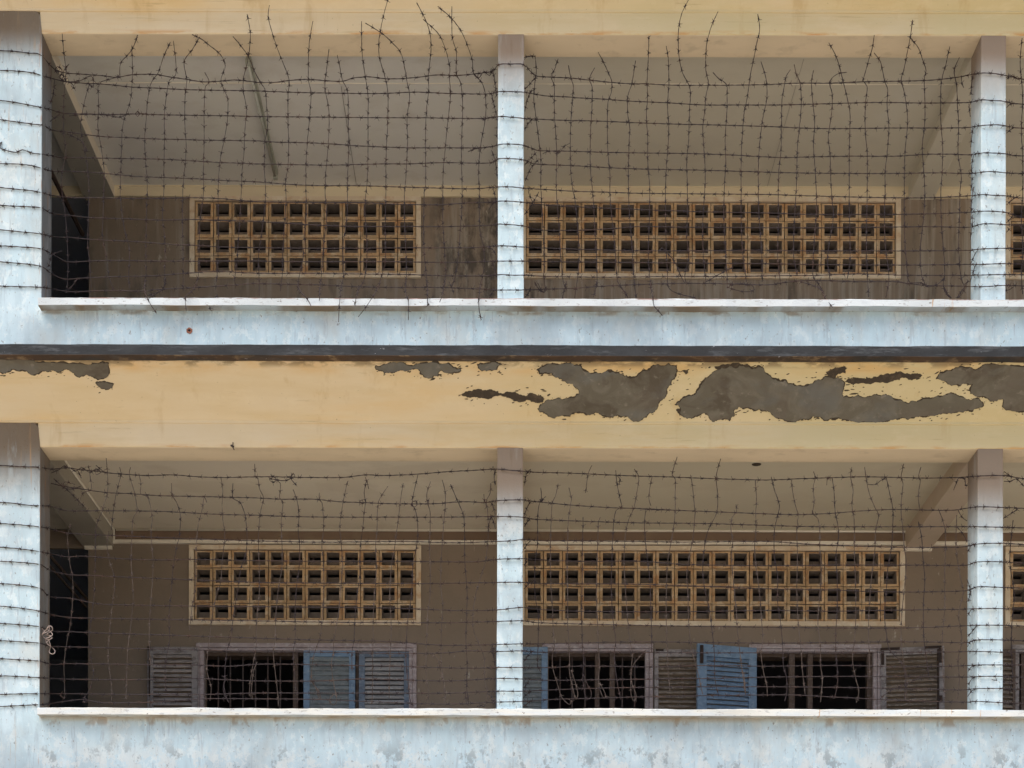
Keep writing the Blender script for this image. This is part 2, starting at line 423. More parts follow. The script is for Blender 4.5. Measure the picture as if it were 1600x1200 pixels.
def thing(name, label, cat, loc=(0, 0, 0), group=None):
    o = bpy.data.objects.new(name, None)
    COL.objects.link(o)
    o.empty_display_size = .2
    o.location = loc
    WORLD[o.name] = Matrix.Translation(Vector(loc))
    o.matrix_world = WORLD[o.name]
    o["label"], o["category"] = label, cat
    if group:
        o["group"] = group
    return o


def tag(o, label, cat, group=None):
    o["label"], o["category"] = label, cat
    if group:
        o["group"] = group
    return o


def rbox(name, x0, x1, y0, y1, z0, z1, material, parent, bevel=.006, label=None):
    b = MB()
    b.box(x0, x1, y0, y1, z0, z1)
    return b.build(name, material, parent, bevel, label=label)


# ------------------------------------------------------------------ the ground
g = MB()
n = 24
for j in range(n + 1):
    for i in range(n + 1):
        sx = ((i / n) * 2 - 1)
        sy = ((j / n) * 2 - 1)
        g.v.append((sx * abs(sx) * 400, sy * abs(sy) * 400, noise.noise((i * .7, j * .7, 0)) * .05 - .04))
for j in range(n):
    for i in range(n):
        a = j * (n + 1) + i
        g.f.append((a, a + 1, a + n + 2, a + n + 1))
go = g.build("ground", M_ground)
go["kind"] = "structure"

# ------------------------------------------------------------------ the building: shell
bld = thing("concrete_building", "weathered whitewashed concrete building with open corridors and peeling cream eaves behind barbed wire", "building")
XL, XR = -8.0, 8.6
TW = X_(65, 0, 250)                      # right edge of the blank wall on the left
colx = []                                # (x0, x1) of the free columns, lower and upper
COLS = {1: [(X_(776.5, 0, 900), X_(817, 0, 900)), (X_(1527.5, 0, 900), X_(1567.5, 0, 900))],
        2: [(X_(778, 0, 260), X_(818.5, 0, 260)), (X_(1533, 0, 260), X_(1572, 0, 260))]}
for s in COLS:
    a = COLS[s][1]
    COLS[s].append((a[0] + 4.1, a[1] + 4.1))
COLS[0] = COLS[3] = COLS[1]
TWL = X_(62, 0, 900)

# blank end wall, rounded at its upper right corner under each soffit
def end_wall(z0, z1, xr, label=None):
    r = .05
    poly = [(XL, z0), (xr, z0), (xr, z1 - .18), (xr - .008, z1 - .1), (xr - .012, z1 - r)]
    poly += [(xr - .012 - r + r * math.cos(a), z1 - r + r * math.sin(a)) for a in (.3, .7, 1.1, 1.4)]
    poly += [(xr - .1, z1 + .03), (XL, z1 + .03)]
    b = MB()
    b.prism(poly, -.004, .26)
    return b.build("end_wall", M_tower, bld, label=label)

FLOOR_T = .30
CT = {0: COPT1 - RISE, 1: COPT1, 2: COPT2, 3: COPT2 + RISE}
CB = {0: COPB1 - RISE, 1: COPB1, 2: COPB2, 3: COPB2 + RISE}
BB = {0: BEAMB1 - RISE, 1: BEAMB1, 2: BEAMB2, 3: BEAMB2 + RISE}
SB = {0: SOFB2 - RISE, 1: SOFB2, 2: SOFB3, 3: SOFB3 + RISE}
CE = {0: CEIL1 - RISE, 1: CEIL1, 2: CEIL2, 3: CEIL2 + RISE}
LT = {0: LEDT2 - RISE, 1: LEDT2, 2: LEDT2 + SOFB3 - SOFB2, 3: LEDT2 + SOFB3 - SOFB2 + RISE}
LT[0] -= .05
LB = {k: LT[k] - (LEDT2 - LEDB2) for k in LT}
soffits = {}
for s in (0, 1, 2):
    zf = (LT[s - 1] + .02) if s > 0 else 0.0             # corridor floor level
    end_wall(zf - .15 if s else -.3, SB[s], TWL if s < 2 else TW)
    # parapet with its coping
    if s > 0:
        b = MB()
        b.run([(-.0035, zf - .2), (-.0035, CB[s] + .02), (.17, CB[s] + .02), (.17, zf - .2)], TWL - .3, XR, jit=.0012, seed=s)
        par = b.build("parapet", M_white, bld)
        b = MB()
        b.run([(COP_FRONT, CB[s]), (COP_FRONT - .002, CT[s] - .006), (COP_FRONT + .008, CT[s]), (.2, CT[s]), (.2, CB[s])],
              TW + .002, XR, step=.04, jit=.006, seed=s * 3.1)
        b.build("coping", M_coping, par)
        if s == 2:
            # the chip in the plaster that bares a brick
            c = P(296, 517, -.002)
            rim, inn = [], []
            for k in range(18):
                a = 2 * math.pi * k / 18
                r = .025 * (1 + .34 * noise.noise((k * 1.3, 2.2, 0)))
                rim.append((c.x + r * math.cos(a), c.z + r * math.sin(a) * 1.05))
            b = MB()
            b.prism(rim, -.007, .003)
            ch = b.build("plaster_chip", M_brick, par, label="small chipped hole baring red brick")
            b = MB()
            b.prism([(c.x + (p[0] - c.x) * .42, c.z + (p[1] - c.z) * .38 + .002) for p in rim], -.0085, .004)
            b.build("hole_shade_disc", M_black, par)  # raised black disc paints the hole's shade; no recess is cut
    # columns
    for (a, c) in COLS[s]:
        b = MB()
        k = 14
        z0, z1 = (CT[s] - .02 if s else -.2), BB[s] + .004
        vs_ = []
        for i in range(k + 1):
            z = z0 + (z1 - z0) * i / k
            j = [noise.noise((a * 3 + q * 5, z * 2.2, s)) * .0035 for q in range(4)]
            vs_ += [(a + j[0], .002 + j[1], z), (c + j[1], .002 + j[2], z), (c + j[2], .28, z), (a + j[3], .28, z)]
        b.add(vs_, [(i * 4 + q, i * 4 + (q + 1) % 4, i * 4 + 4 + (q + 1) % 4, i * 4 + 4 + q) for i in range(k) for q in range(4)]
              + [(0, 1, 2, 3), (k * 4 + 3, k * 4 + 2, k * 4 + 1, k * 4)])
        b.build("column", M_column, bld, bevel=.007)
    # front beam, sloping soffit, mouldy ledge
    b = MB()
    b.run([(.004, BB[s]), (0, BB[s] + .006), (0, SB[s] + .03), (.27, SB[s] + .03), (.27, BB[s])], (TWL if s < 2 else TW) - .015, XR, jit=.002, seed=s + .4)
    fb = b.build("front_beam", M_cream, bld)
    b = MB()
    b.run([(.006, BB[s] - .0025), (.268, BB[s] - .0025), (.268, BB[s] + .01), (.006, BB[s] + .01)], (TWL if s < 2 else TW) + .002, XR, jit=.001, seed=s + 2.4)
    b.build("beam_underside", M_beam_under, fb)
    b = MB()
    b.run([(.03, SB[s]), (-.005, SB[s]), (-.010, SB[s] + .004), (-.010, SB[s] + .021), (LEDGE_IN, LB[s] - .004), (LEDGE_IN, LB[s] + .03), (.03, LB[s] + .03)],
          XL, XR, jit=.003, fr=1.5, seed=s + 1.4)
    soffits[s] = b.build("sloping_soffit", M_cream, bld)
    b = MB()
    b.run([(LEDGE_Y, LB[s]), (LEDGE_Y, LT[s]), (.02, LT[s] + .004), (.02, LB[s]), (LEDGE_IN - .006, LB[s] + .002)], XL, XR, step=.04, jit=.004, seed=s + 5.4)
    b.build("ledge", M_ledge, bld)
    # corridor ceiling (the slab above), back wall frieze
    rbox("ceiling", XL, XR, .27, WALLY + .1, CE[s], CE[s] + .2, M_ceiling_up if s == 2 else M_ceiling, bld, 0)
    if s > 0:
        rbox("corridor_floor", XL, XR, .1, WALLY + 4.6, zf - .25, zf, M_floor, bld, 0)
    # cross beams from each column to the wall
    for q, (a, c) in enumerate([(TWL - .31 if s < 2 else TW - .31, TWL if s < 2 else TW)] + COLS[s]):
        if q:
            a, c = a + (.0 if q == 1 else .0), c + (.0 if q == 1 else .05)
        rbox("cross_beam", a, c, .262, WALLY + .05, BB[s] + .002, CE[s] + .03, (M_beam_left if s < 2 else M_ceiling) if q == 0 else (M_beam_right if s == 1 else M_ceiling_up), bld, .006)
# skins painting shade onto the end wall's return and upper left cross beam underside
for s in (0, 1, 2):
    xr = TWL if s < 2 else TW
    rbox("wall_return_shade_skin", xr - .004, xr + .004, .006, .258, (CT[s] - .01 if s else -.1), BB[s] - .004, M_return, bld, .002)
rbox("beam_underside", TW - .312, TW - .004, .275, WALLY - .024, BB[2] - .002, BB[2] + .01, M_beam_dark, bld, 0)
rbox("roof_slab", XL, XR, .0, WALLY + 4.8, LT[2] - .3, LT[2] - .02, M_floor, bld, 0)
rbox("parapet", XL, XR, 0, .18, LT[2] - .02, LT[2] + .75, M_white, bld, .01, label="third storey parapet above the frame")


# ------------------------------------------------------------------ the building: back walls with their openings
def wall_holes(name, x0, x1, z0, z1, y0, y1, holes, material, parent):
    xs = sorted({x0, x1, *[h[0] for h in holes], *[h[1] for h in holes]})
    zs = sorted({z0, z1, *[h[2] for h in holes], *[h[3] for h in holes]})
    solid = lambda i, j: 0 <= i < len(xs) - 1 and 0 <= j < len(zs) - 1 and not any(
        h[0] - 1e-6 <= (xs[i] + xs[i + 1]) / 2 <= h[1] + 1e-6 and h[2] - 1e-6 <= (zs[j] + zs[j + 1]) / 2 <= h[3] + 1e-6 for h in holes)
    b, ids = MB(), {}

    def vid(i, j, y):
        if (i, j, y) not in ids:
            ids[(i, j, y)] = len(b.v)
            b.v.append((xs[i], y, zs[j]))
        return ids[(i, j, y)]
    for i in range(len(xs) - 1):
        for j in range(len(zs) - 1):
            if not solid(i, j):
                continue
            for y in (y0, y1):
                b.f.append(tuple(vid(p, q, y) for p, q in ((i, j), (i + 1, j), (i + 1, j + 1), (i, j + 1))))
            for di, dj, (p, q), (r, t) in ((-1, 0, (i, j), (i, j + 1)), (1, 0, (i + 1, j), (i + 1, j + 1)), (0, -1, (i, j), (i + 1, j)), (0, 1, (i, j + 1), (i + 1, j + 1))):
                if not solid(i + di, j + dj):
                    b.f.append((vid(p, q, y0), vid(r, t, y0), vid(r, t, y1), vid(p, q, y1)))
    return b.build(name, material, parent)


W = WALLY
wx0 = X_(139, W, 400)
VENTS = {
    2: [(X_(304.5, W, 370), X_(650, W, 370), 12), (X_(822, W, 370), X_(1399, W, 370), 20), (X_(1578.5, W, 370), None, 12)],
    1: [(X_(303.5, W, 915), X_(650, W, 915), 12), (X_(820, W, 915), X_(1405.5, W, 915), 20), (X_(1578, W, 915), None, 12)],
}
VZ = {2: (Z_(428.2, W), Z_(315.8, W)), 1: (Z_(970.3, W), Z_(860.3, W))}
for s in VENTS:
    x0, x1, n_ = VENTS[s][1]
    pitch = (x1 - x0) / n_
    a = VENTS[s][2]
    VENTS[s][2] = (a[0], a[0] + pitch * 12, 12)
WINZ = (Z_(1300, W), Z_(1016, W))
WINS = [(X_(317, W, 1060), X_(641, W, 1060)), (X_(857, W, 1060), X_(1010, W, 1060)), (X_(1180, W, 1060), X_(1366, W, 1060)), (X_(1590, W, 1060), X_(1590, W, 1060) + 1.3)]
for s in (1, 2):
    zf = LT[s - 1] + .02
    holes = [(a, b_, VZ[s][0], VZ[s][1]) for a, b_, _ in VENTS[s]]
    if s == 1:
        holes += [(a, b_, WINZ[0], WINZ[1]) for a, b_ in WINS]
    wall_holes("back_wall", wx0, XR, zf - .1, CE[s] + .05, W, W + .2, holes, M_wall, bld)
rbox("back_wall", XL, XR, W, W + .2, -.2, CE[0] + .05, M_wall, bld, 0, label="ground floor back wall below the frame")

# cream frieze under the upper ceiling, dark band under the lower one
ztop, zlow = Z_(293, W), Z_(309, W)
b = MB()
b.run([(W - .02, zlow), (W - .022, ztop - .012), (W - .03, ztop - .01), (W - .03, ztop + .02), (W + .02, ztop + .02), (W + .02, zlow)], TW - .02, XR, jit=.002, seed=8)
b.build("frieze", M_frieze, bld)
b = MB()
b.run([(W - .012, zlow + .005), (W - .012, CE[2] + .02), (W + .02, CE[2] + .02), (W + .02, zlow + .005)], -8, TW - .021, jit=.001, seed=9)
b.build("frieze", M_frieze, bld)
b = MB()
b.run([(W + .01, Z_(857, W)), (W + .01, CE[1] + .02), (W + .05, CE[1] + .02), (W + .05, Z_(857, W))], -8, wx0 - .002, jit=.001, seed=9)
b.build("stair_lintel", M_wall, bld)
b = MB()
b.run([(W - .01, Z_(846.5, W)), (W - .01, Z_(830, W)), (W + .02, Z_(830, W)), (W + .02, Z_(846.5, W))], X_(178, W, 840), XR, jit=.001, seed=4)
b.build("wall_band", M_band, bld)

# dim rooms behind, and the stair well on the left
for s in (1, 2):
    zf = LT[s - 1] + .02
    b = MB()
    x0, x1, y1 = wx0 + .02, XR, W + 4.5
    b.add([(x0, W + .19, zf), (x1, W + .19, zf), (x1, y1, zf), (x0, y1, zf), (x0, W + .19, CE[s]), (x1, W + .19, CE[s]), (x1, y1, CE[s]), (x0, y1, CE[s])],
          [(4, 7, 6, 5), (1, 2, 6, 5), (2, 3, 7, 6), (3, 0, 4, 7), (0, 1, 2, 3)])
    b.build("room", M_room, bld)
    b = MB()
    x0, x1 = XL, wx0
    b.add([(x0, W + .0, zf), (x1, W + .0, zf), (x1, y1, zf), (x0, y1, zf), (x0, W + .0, CE[s]), (x1, W + .0, CE[s]), (x1, y1, CE[s]), (x0, y1, CE[s]), (x0, .25, zf), (x0, .25, CE[s])],
          [(4, 7, 6, 5), (1, 2, 6, 5), (2, 3, 7, 6), (3, 0, 4, 7), (0, 1, 2, 3), (0, 8, 9, 4)])
    b.build("stair_well", M_stair, bld)
    # stair flight going up to the left with its handrail
    b = MB()
    for k in range(11):
        b.box(wx0 - .3 - .27 * (k + 1), wx0 - .3 - .27 * k, W + 1.2, W + 2.4, zf + .165 * k - .05, zf + .165 * (k + 1))
    b.build("stair_flight", M_stair, bld)
    b = MB()
    if s == 2:
        b.tube([P(74, 258, .75), P(129, 366, 2.1)], .022, 6)
    else:
        b.tube([P(76, 866, .75), P(136, 936, 2.2)], .014, 6)
        b.tube([P(74, 880, .75), P(134, 948, 2.2)], .012, 6)
    b.build("stair_rail", M_iron, bld)

# ------------------------------------------------------------------ vent screens of hollow clay blocks
def vent_block_mesh(w_, h_, seed):
    r = random.Random(seed)
    hw, hh = w_ / 2 - .003, h_ / 2 - .003
    iw, ih = .0655, .0655
    ring = lambda a, c, y: [(-a, y, -c), (a, y, -c), (a, y, c), (-a, y, c)]
    D = .14
    vs_ = ring(hw, hh, .012) + ring(hw - .004, hh - .004, .008) + ring(iw + .012, ih + .012, .007) + ring(iw + .009, ih + .009, .0) + ring(iw, ih, .0) + ring(iw - .003, ih - .003, D) + ring(hw, hh, D)
    vs_ = [(x + r.uniform(-.0012, .0012), y + r.uniform(-.001, .001), z + r.uniform(-.0012, .0012)) for x, y, z in vs_]
    fs = []
    for k in range(5):
        for i in range(4):
            fs.append((k * 4 + i, k * 4 + (i + 1) % 4, k * 4 + 4 + (i + 1) % 4, k * 4 + 4 + i))
    for i in range(4):
        fs.append((20 + i, 20 + (i + 1) % 4, 24 + (i + 1) % 4, 24 + i))
        fs.append((24 + i, 24 + (i + 1) % 4, (i + 1) % 4, i))
    b = MB()
    b.add(vs_, fs)
    b.box(-iw + .0, iw - .0, D - .03, D - .004, -ih, -ih + .092)      # upstand at the back of the hole
    me = b.mesh("vent_block", M_block)
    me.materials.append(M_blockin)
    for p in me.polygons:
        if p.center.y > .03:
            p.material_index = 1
    return me


SCREEN_LABEL = {
    (2, 0): "twelve column clay vent screen of the upper corridor", (2, 1): "twenty column clay vent screen of the upper corridor",
    (2, 2): "vent screen cut by the right frame edge, upper corridor", (1, 0): "twelve column clay vent screen above shuttered window",
    (1, 1): "twenty column clay vent screen of the lower corridor", (1, 2): "vent screen cut by the right frame edge, lower corridor"}
for s in (1, 2):
    z0, z1 = VZ[s]
    hgt = (z1 - z0) / 4
    for q, (x0, x1, n_) in enumerate(VENTS[s]):
        wid = (x1 - x0) / n_
        b = MB()
        t, pr = .052, -.022
        y0, y1 = W + pr, W + .05
        b.box(x0 - t, x1 + t, y0, y1, z1 + .002, z1 + .045)
        b.box(x0 - t, x1 + t, y0 - .004, y1, z0 - .05, z0 - .002)
        b.box(x0 - t, x0 - .002, y0 + .003, y1, z0 - .003, z1 + .003)
        b.box(x1 + .002, x1 + t, y0 + .003, y1, z0 - .003, z1 + .003)
        sc = b.build("vent_screen", M_trim, bld, bevel=.004, label=SCREEN_LABEL[(s, q)])
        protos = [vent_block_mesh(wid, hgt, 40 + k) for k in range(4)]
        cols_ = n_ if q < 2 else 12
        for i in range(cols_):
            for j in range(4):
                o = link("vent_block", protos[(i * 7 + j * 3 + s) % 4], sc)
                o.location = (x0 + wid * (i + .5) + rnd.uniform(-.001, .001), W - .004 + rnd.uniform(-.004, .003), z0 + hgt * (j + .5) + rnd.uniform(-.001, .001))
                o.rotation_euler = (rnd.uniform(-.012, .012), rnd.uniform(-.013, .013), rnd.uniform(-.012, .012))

# ------------------------------------------------------------------ windows and louvred shutters
def window(x0, x1, parts, jambL=True, jambR=True, label=None, head=(0, 0), mt=M_frame):
    z0, z1 = WINZ
    b = MB()
    t = .065
    hx0, hx1 = x0 - t - head[0], x1 + t + head[1]
    b.box(hx0, hx1, W - .03, W + .02, z1 + .016, z1 + .06)              # outer moulding
    b.box(hx0 + .02, hx1 - .02, W - .018, W + .06, z1 - .012, z1 + .014)
    if jambL:
        b.box(x0 - t, x0 - .028, W - .03, W + .02, z0, z1 + .015)
        b.box(x0 - .026, x0 + .012, W - .015, W + .07, z0, z1 - .013)
    if jambR:
        b.box(x1 + .028, x1 + t, W - .03, W + .02, z0, z1 + .015)
        b.box(x1 - .012, x1 + .026, W - .015, W + .07, z0, z1 - .013)
    b.box(x0 - t, x1 + t, W - .05, W + .1, z0 - .05, z0 - .002)
    wn = b.build("window", mt, bld, bevel=.003, label=label)
    b = MB()
    b.box(x0 + .001, x1 - .001, W + .075, W + .215, z1 - .04, z1 - .001)
    b.build("lintel", M_framebrown, wn)
    for kind, a, c in parts:
        b = MB()
        if kind == 'bar':
            b.tube([(a, W + .10, z0), (a, W + .10, z1 - .02)], .0085, 6)
            b.build("bar", M_bar, wn, smooth=True)
        elif kind == 'mullion':
            b.box(a, c, W + .03, W + .10, z0, z1 - .014)
            b.build("mullion", M_framebrown, wn, bevel=.004)
        elif kind == 'rail':
            b.tube([(a, W + .09, z1 - .03), (c, W + .09, z1 - .03)], .007, 6)
            b.build("bar", M_bar, wn)
    return wn


def shutter(hinge, width, ang, tilt, m_stile, m_slat, label, top=1014.5, pitch=.0478, slat_w=.056, out=.03, sr=.062, sl=.062, iron=(), sag=0.0, head=.075):
    """leaf hinged at world x = hinge; ang turns it about the vertical (0 = flat, opening towards +x)"""
    zt = Z_(top, W)
    z0 = WINZ[0] + .01
    Mx = Matrix.Translation((hinge, W - out, 0)) @ Matrix.Rotation(ang, 4, 'Z') @ Matrix.Rotation(sag, 4, 'Y')
    Mx = Matrix.Translation((hinge, W - out, zt)) @ Matrix.Rotation(ang, 4, 'Z') @ Matrix.Rotation(sag, 4, 'Y') @ Matrix.Translation((0, 0, -zt))
    b = MB()
    th = .016
    b.box(0, sl, -th, th, z0, zt, Mx)
    b.box(width - sr, width, -th, th, z0, zt, Mx)
    b.box(sl - .001, width - sr + .001, -th + .002, th - .002, zt - head, zt - .001, Mx)
    b.box(sl - .001, width - sr + .001, -th + .002, th - .002, z0 + .001, z0 + .1, Mx)
    sh = b.build("shutter", m_stile, bld, bevel=.003, label=label)
    mid = (width - sr + sl) / 2
    half = (width - sr - sl) / 2 + .004
    sb = MB()
    sb.box(-half, half, -slat_w / 2, slat_w / 2, -.0035, .0035)
    me = sb.mesh("slat", m_slat)
    k = 0
    z = zt - head - .02
    while z > z0 + .12:
        o = link("slat", me, sh)
        o.matrix_world = Mx @ Matrix.Translation((mid, rnd.uniform(-.001, .001), z)) @ Matrix.Rotation(tilt + rnd.uniform(-.06, .06), 4, 'X') @ Matrix.Rotation(rnd.uniform(-.013, .013), 4, 'Y')
        z -= pitch
    for (x0, x1, dz0, dz1) in iron:
        b = MB()
        b.box(x0, x1, -th - .008, -th + .002, zt - dz1, zt - dz0, Mx)
        b.build("hinge" if x1 - x0 > (dz1 - dz0) else "bolt", M_iron, sh, bevel=.002)
    return sh


xw = lambda px: X_(px, W, 1060)
wid1 = xw(555) - xw(474.5)
window(*WINS[0], [('bar', xw(p), 0) for p in (338, 357, 376.8, 396.5, 416, 435.5)] + [('rail', xw(318), xw(474)), ('mullion', xw(457), xw(465)), ('mullion', xw(555.2), xw(560))],
       label="first window from the left, half closed by blue shutters")
window(*WINS[1], [('bar', xw(p), 0) for p in (875.5, 894.5, 915, 973.5, 993)] + [('rail', xw(858), xw(1008)), ('mullion', xw(930), xw(937)), ('mullion', xw(953), xw(961))], jambL=False,
       label="barred open window right of the middle column")
window(*WINS[2], [('mullion', xw(1234), xw(1243)), ('mullion', xw(1263), xw(1271)), ('mullion', xw(1356), xw(1364)), ('rail', xw(1180), xw(1363))], jambL=False,
       label="open window between the blue leaf and the right column")
window(*WINS[3], [('mullion', xw(1597), xw(1604)), ('mullion', xw(1660), xw(1668))], label="window cut by the right frame edge", mt=M_greystile)

# closed pair in the first window
shutter(xw(474.5), wid1, 0, 1.28, M_blue, M_blueslat, "pale blue shutter with closed grey slats", out=.0, top=1015.5)
shutter(xw(560.5), xw(640.5) - xw(560.5), 0, .98, M_bluestile, M_bluegreyslat, "faded blue shutter with open grey slats", out=-.025, top=1014.8, slat_w=.047)
# folded grey leaf at the left
fw = xw(311) - xw(237)
shutter(xw(237), fw, 0, .85, M_greystile, M_greyslat, "weathered grey shutter folded back at the far left", out=.05, top=1014.5, slat_w=.045, sl=.03,
        iron=[(-.03, .0, .0, .03), (-.012, .0, .0, .5)])
rbox("shutter_edge", xw(232), xw(236), W - .05, W - .01, WINZ[0], Z_(1013.5, W), M_greystile, bld, .003)
# folded blue leaf behind the middle column
shutter(xw(775), xw(855.5) - xw(775), 0, 1.25, M_blue, M_blueslat, "blue shutter half hidden by the middle column", out=.05, top=1013.5)
# bare leaf right of the second window
shutter(xw(1022), xw(1089) - xw(1022), 0, .75, M_greystile, M_brownslat, "bare brown shutter folded beside the middle window", out=.035, top=1016, slat_w=.045, sl=.04, sr=.012,
        iron=[(.01, .09, .0, .02)])
# half open blue leaf
a0 = xw(1181)
dz = .15
lw = a0 - P(1089, 1060, W - dz - .02).x
shutter(a0, math.hypot(lw, dz), math.pi + math.atan2(dz, lw), -1.0, M_blue, M_blue, "bright blue shutter standing half open", out=.02, top=1013, sl=.085, sr=.10, slat_w=.05,
        head=.12)
b = MB()
c = P(1096.5, 1022, W - dz - .045)
b.box(c.x - .017, c.x + .017, c.y - .012, c.y + .012, c.z - .092, c.z + .092)
b.build("bolt", M_iron, bld, bevel=.008)
# grey leaf right of the third window
shutter(xw(1374), xw(1471) - xw(1374), -.10, .72, M_greystile, M_brownslat, "dark louvred shutter left of the right column", out=.03, top=1013.5, slat_w=.042, sl=.055, sr=.06, sag=-.012,
        iron=[(.0, .19, .0, .024), (.44, .60, .0, .024), (.575, .605, .0, .17), (.005, .035, .03, .17), (.575, .605, .5, .56)])
b = MB()
b.tube([P(1466, 1014, W - .11), P(1466, 1110, W - .11)], .010, 6)
b.build("bolt_rod", M_iron, bld)
# brown leaf right of the right column
shutter(xw(1545), xw(1584) - xw(1545), 0, .8, M_framebrown, M_brownslat, "brown shutter right of the right column", out=.04, top=1015, slat_w=.045, sr=.03, sl=.03)

# ------------------------------------------------------------------ cement patches on the peeling soffit
SP0 = Vector((0, -.010, SB[1] + .021))
SP1 = Vector((0, LEDGE_IN, LB[1] - .004))
sv = (SP1 - SP0).normalized()
sn = Vector((0, sv.z, -sv.y))
if sn.y > 0:
    sn = -sn


def jag(poly, amp, depth, seed):
    r = random.Random(seed)
    pts = [Vector((p[0], p[1])) for p in poly]
    for d in range(depth):
        out = []
        for i, p in enumerate(pts):
            q = pts[(i + 1) % len(pts)]
            out.append(p)
            L = (q - p).length
            if L < 2.5:
                continue
            nrm = Vector((-(q - p).y, (q - p).x)) / max(L, 1e-6)
            out.append((p + q) / 2 + nrm * r.uniform(-1, 1) * min(amp * (.62 ** d), L * .22))
        pts = out
    return pts


def grow(pts, lo, hi, seed):
    r = random.Random(seed)
    area = sum(pts[i].x * pts[(i + 1) % len(pts)].y - pts[(i + 1) % len(pts)].x * pts[i].y for i in range(len(pts)))
    sgn = 1 if area > 0 else -1
    out = []
    for i, p in enumerate(pts):
        d = pts[(i + 1) % len(pts)] - pts[i - 1]
        nrm = Vector((d.y, -d.x)) * sgn
        nrm = nrm / max(nrm.length, 1e-6)
        a = .5 + .5 * noise.noise((p.x * .06, p.y * .06, seed))
        out.append(p + nrm * (lo + (hi - lo) * (a * .6 + r.random() * .4)))
    return out


def sheet(b, pts, h):
    ws = [hit(p.x, p.y, SP0, sn) for p in pts]
    loc = [Vector((q.x, (q - SP0).dot(sv), 0)) for q in ws]
    tris = tessellate_polygon([loc])
    n_ = len(ws)
    vs_ = [q - sn * .004 for q in ws] + [q + sn * h for q in ws]
    b.add(vs_, [tuple(i + n_ for i in t) for t in tris] + [(i, (i + 1) % n_, (i + 1) % n_ + n_, i + n_) for i in range(n_)])


PATCHES = [
    [(-6, 560), (60, 566), (150, 567), (170, 568), (172, 578), (168, 589), (150, 591), (120, 588), (110, 580), (90, 581), (60, 584), (35, 578), (18, 577), (5, 583), (-6, 582)],
    [(150, 597), (165, 596), (178, 600), (176, 607), (165, 608), (152, 602)],
    [(587, 571), (600, 569), (640, 571), (650, 568), (700, 567), (706, 572), (720, 574), (719, 581), (705, 583), (690, 578), (684, 588), (672, 591), (662, 586), (655, 578), (620, 581), (600, 583), (588, 577)],
    [(746, 570), (765, 567), (784, 569), (775, 577), (760, 580), (748, 575)],
    [(841, 576), (860, 568), (885, 567), (910, 576), (940, 583), (975, 587), (1000, 583), (1020, 570), (1045, 567), (1056, 572), (1055, 588), (1049, 600), (1042, 610), (1034, 625), (1027, 638), (1020, 644), (1005, 654), (985, 655), (965, 648), (935, 645), (900, 644), (880, 649), (855, 648), (841, 640), (845, 632), (870, 622), (905, 615), (895, 600), (872, 590), (862, 583), (844, 583)],
    [(1056, 631), (1064, 624), (1080, 618), (1091, 608), (1097, 597), (1105, 590), (1116, 580), (1140, 571), (1165, 573), (1185, 572), (1198, 583), (1212, 592), (1240, 600), (1258, 603), (1280, 593), (1300, 590), (1319, 598), (1317, 612), (1318, 620), (1340, 617), (1370, 616), (1395, 622), (1420, 630), (1450, 622), (1480, 616), (1505, 620), (1530, 622), (1536, 632), (1520, 642), (1490, 645), (1460, 650), (1420, 655), (1380, 659), (1330, 658), (1290, 657), (1270, 650), (1250, 655), (1220, 654), (1195, 641), (1165, 637), (1146, 641), (1139, 657), (1115, 659), (1107, 650), (1100, 645), (1085, 650), (1064, 649)],
    [(1463, 592), (1480, 578), (1505, 573), (1525, 578), (1532, 573), (1560, 570), (1640, 568), (1690, 580), (1705, 610), (1680, 632), (1630, 642), (1575, 640), (1566, 634), (1567, 623), (1541, 622), (1516, 615), (1520, 600), (1500, 603), (1480, 599)],
]
DARK = [
    [(718, 617), (730, 612), (760, 610), (800, 613), (830, 614), (849, 620), (849, 627), (830, 628), (800, 624), (760, 623), (730, 621)],
    [(1320, 597), (1340, 590), (1380, 586), (1420, 584), (1441, 587), (1430, 592), (1390, 597), (1330, 600)],
    [(1290, 581), (1305, 573), (1324, 575), (1321, 584), (1300, 592)],
    [(1116, 573), (1150, 567), (1182, 571), (1168, 580), (1140, 577)],
    [(1059, 580), (1076, 577), (1071, 585)],
    [(838, 578), (852, 571), (862, 575), (856, 585), (842, 584)],
    [(1056, 640), (1070, 636), (1092, 648), (1080, 653), (1062, 650)],
]
sof = soffits[1]
crust_polys = []
for i, p in enumerate(PATCHES):
    base = jag(p, 5, 3, 60 + i)
    cr = jag(grow(jag(p, 5, 2, 60 + i), -1.2, 2.6, i * 3 + 1), 4, 3, 90 + i)
    crust_polys.append(cr)
    b = MB()
    sheet(b, cr, .0025)
    b.build("peeled_edge", M_crust, sof)
    b = MB()
    sheet(b, grow(base, -1.6, .5, 7 + i), .0055)
    b.build("cement_patch", M_cement, sof)
for i, p in enumerate(DARK):
    pts = jag(p, 6, 4, 130 + i)
    crust_polys.append(pts)
    b = MB()
    sheet(b, pts, .0034)
    b.build("peeled_edge", M_crust, sof)
r = random.Random(5)
b = MB()
for poly in crust_polys:
    for i in range(0, len(poly), 2):
        if r.random() > .62:
            continue
        p = poly[i] + Vector((r.gauss(0, 13), r.gauss(0, 4.5)))
        if not (566 < p.y < 657):
            continue
        s_ = r.uniform(.35, 1.35) * (2 if r.random() < .1 else 1)
        el = r.uniform(1.2, 3.2)
        tl = r.uniform(-.5, .1)
        pts = []
        for k in range(6):
            a = 2 * math.pi * k / 6
            q = Vector((math.cos(a) * s_ * el, math.sin(a) * s_ * .8)) * r.uniform(.5, 1.2)
            pts.append(p + Vector((q.x * math.cos(tl) - q.y * math.sin(tl), q.x * math.sin(tl) + q.y * math.cos(tl))))
        sheet(b, pts, .0015)
fl = b.build("paint_flake", M_crust, sof)
fl["kind"] = "stuff"

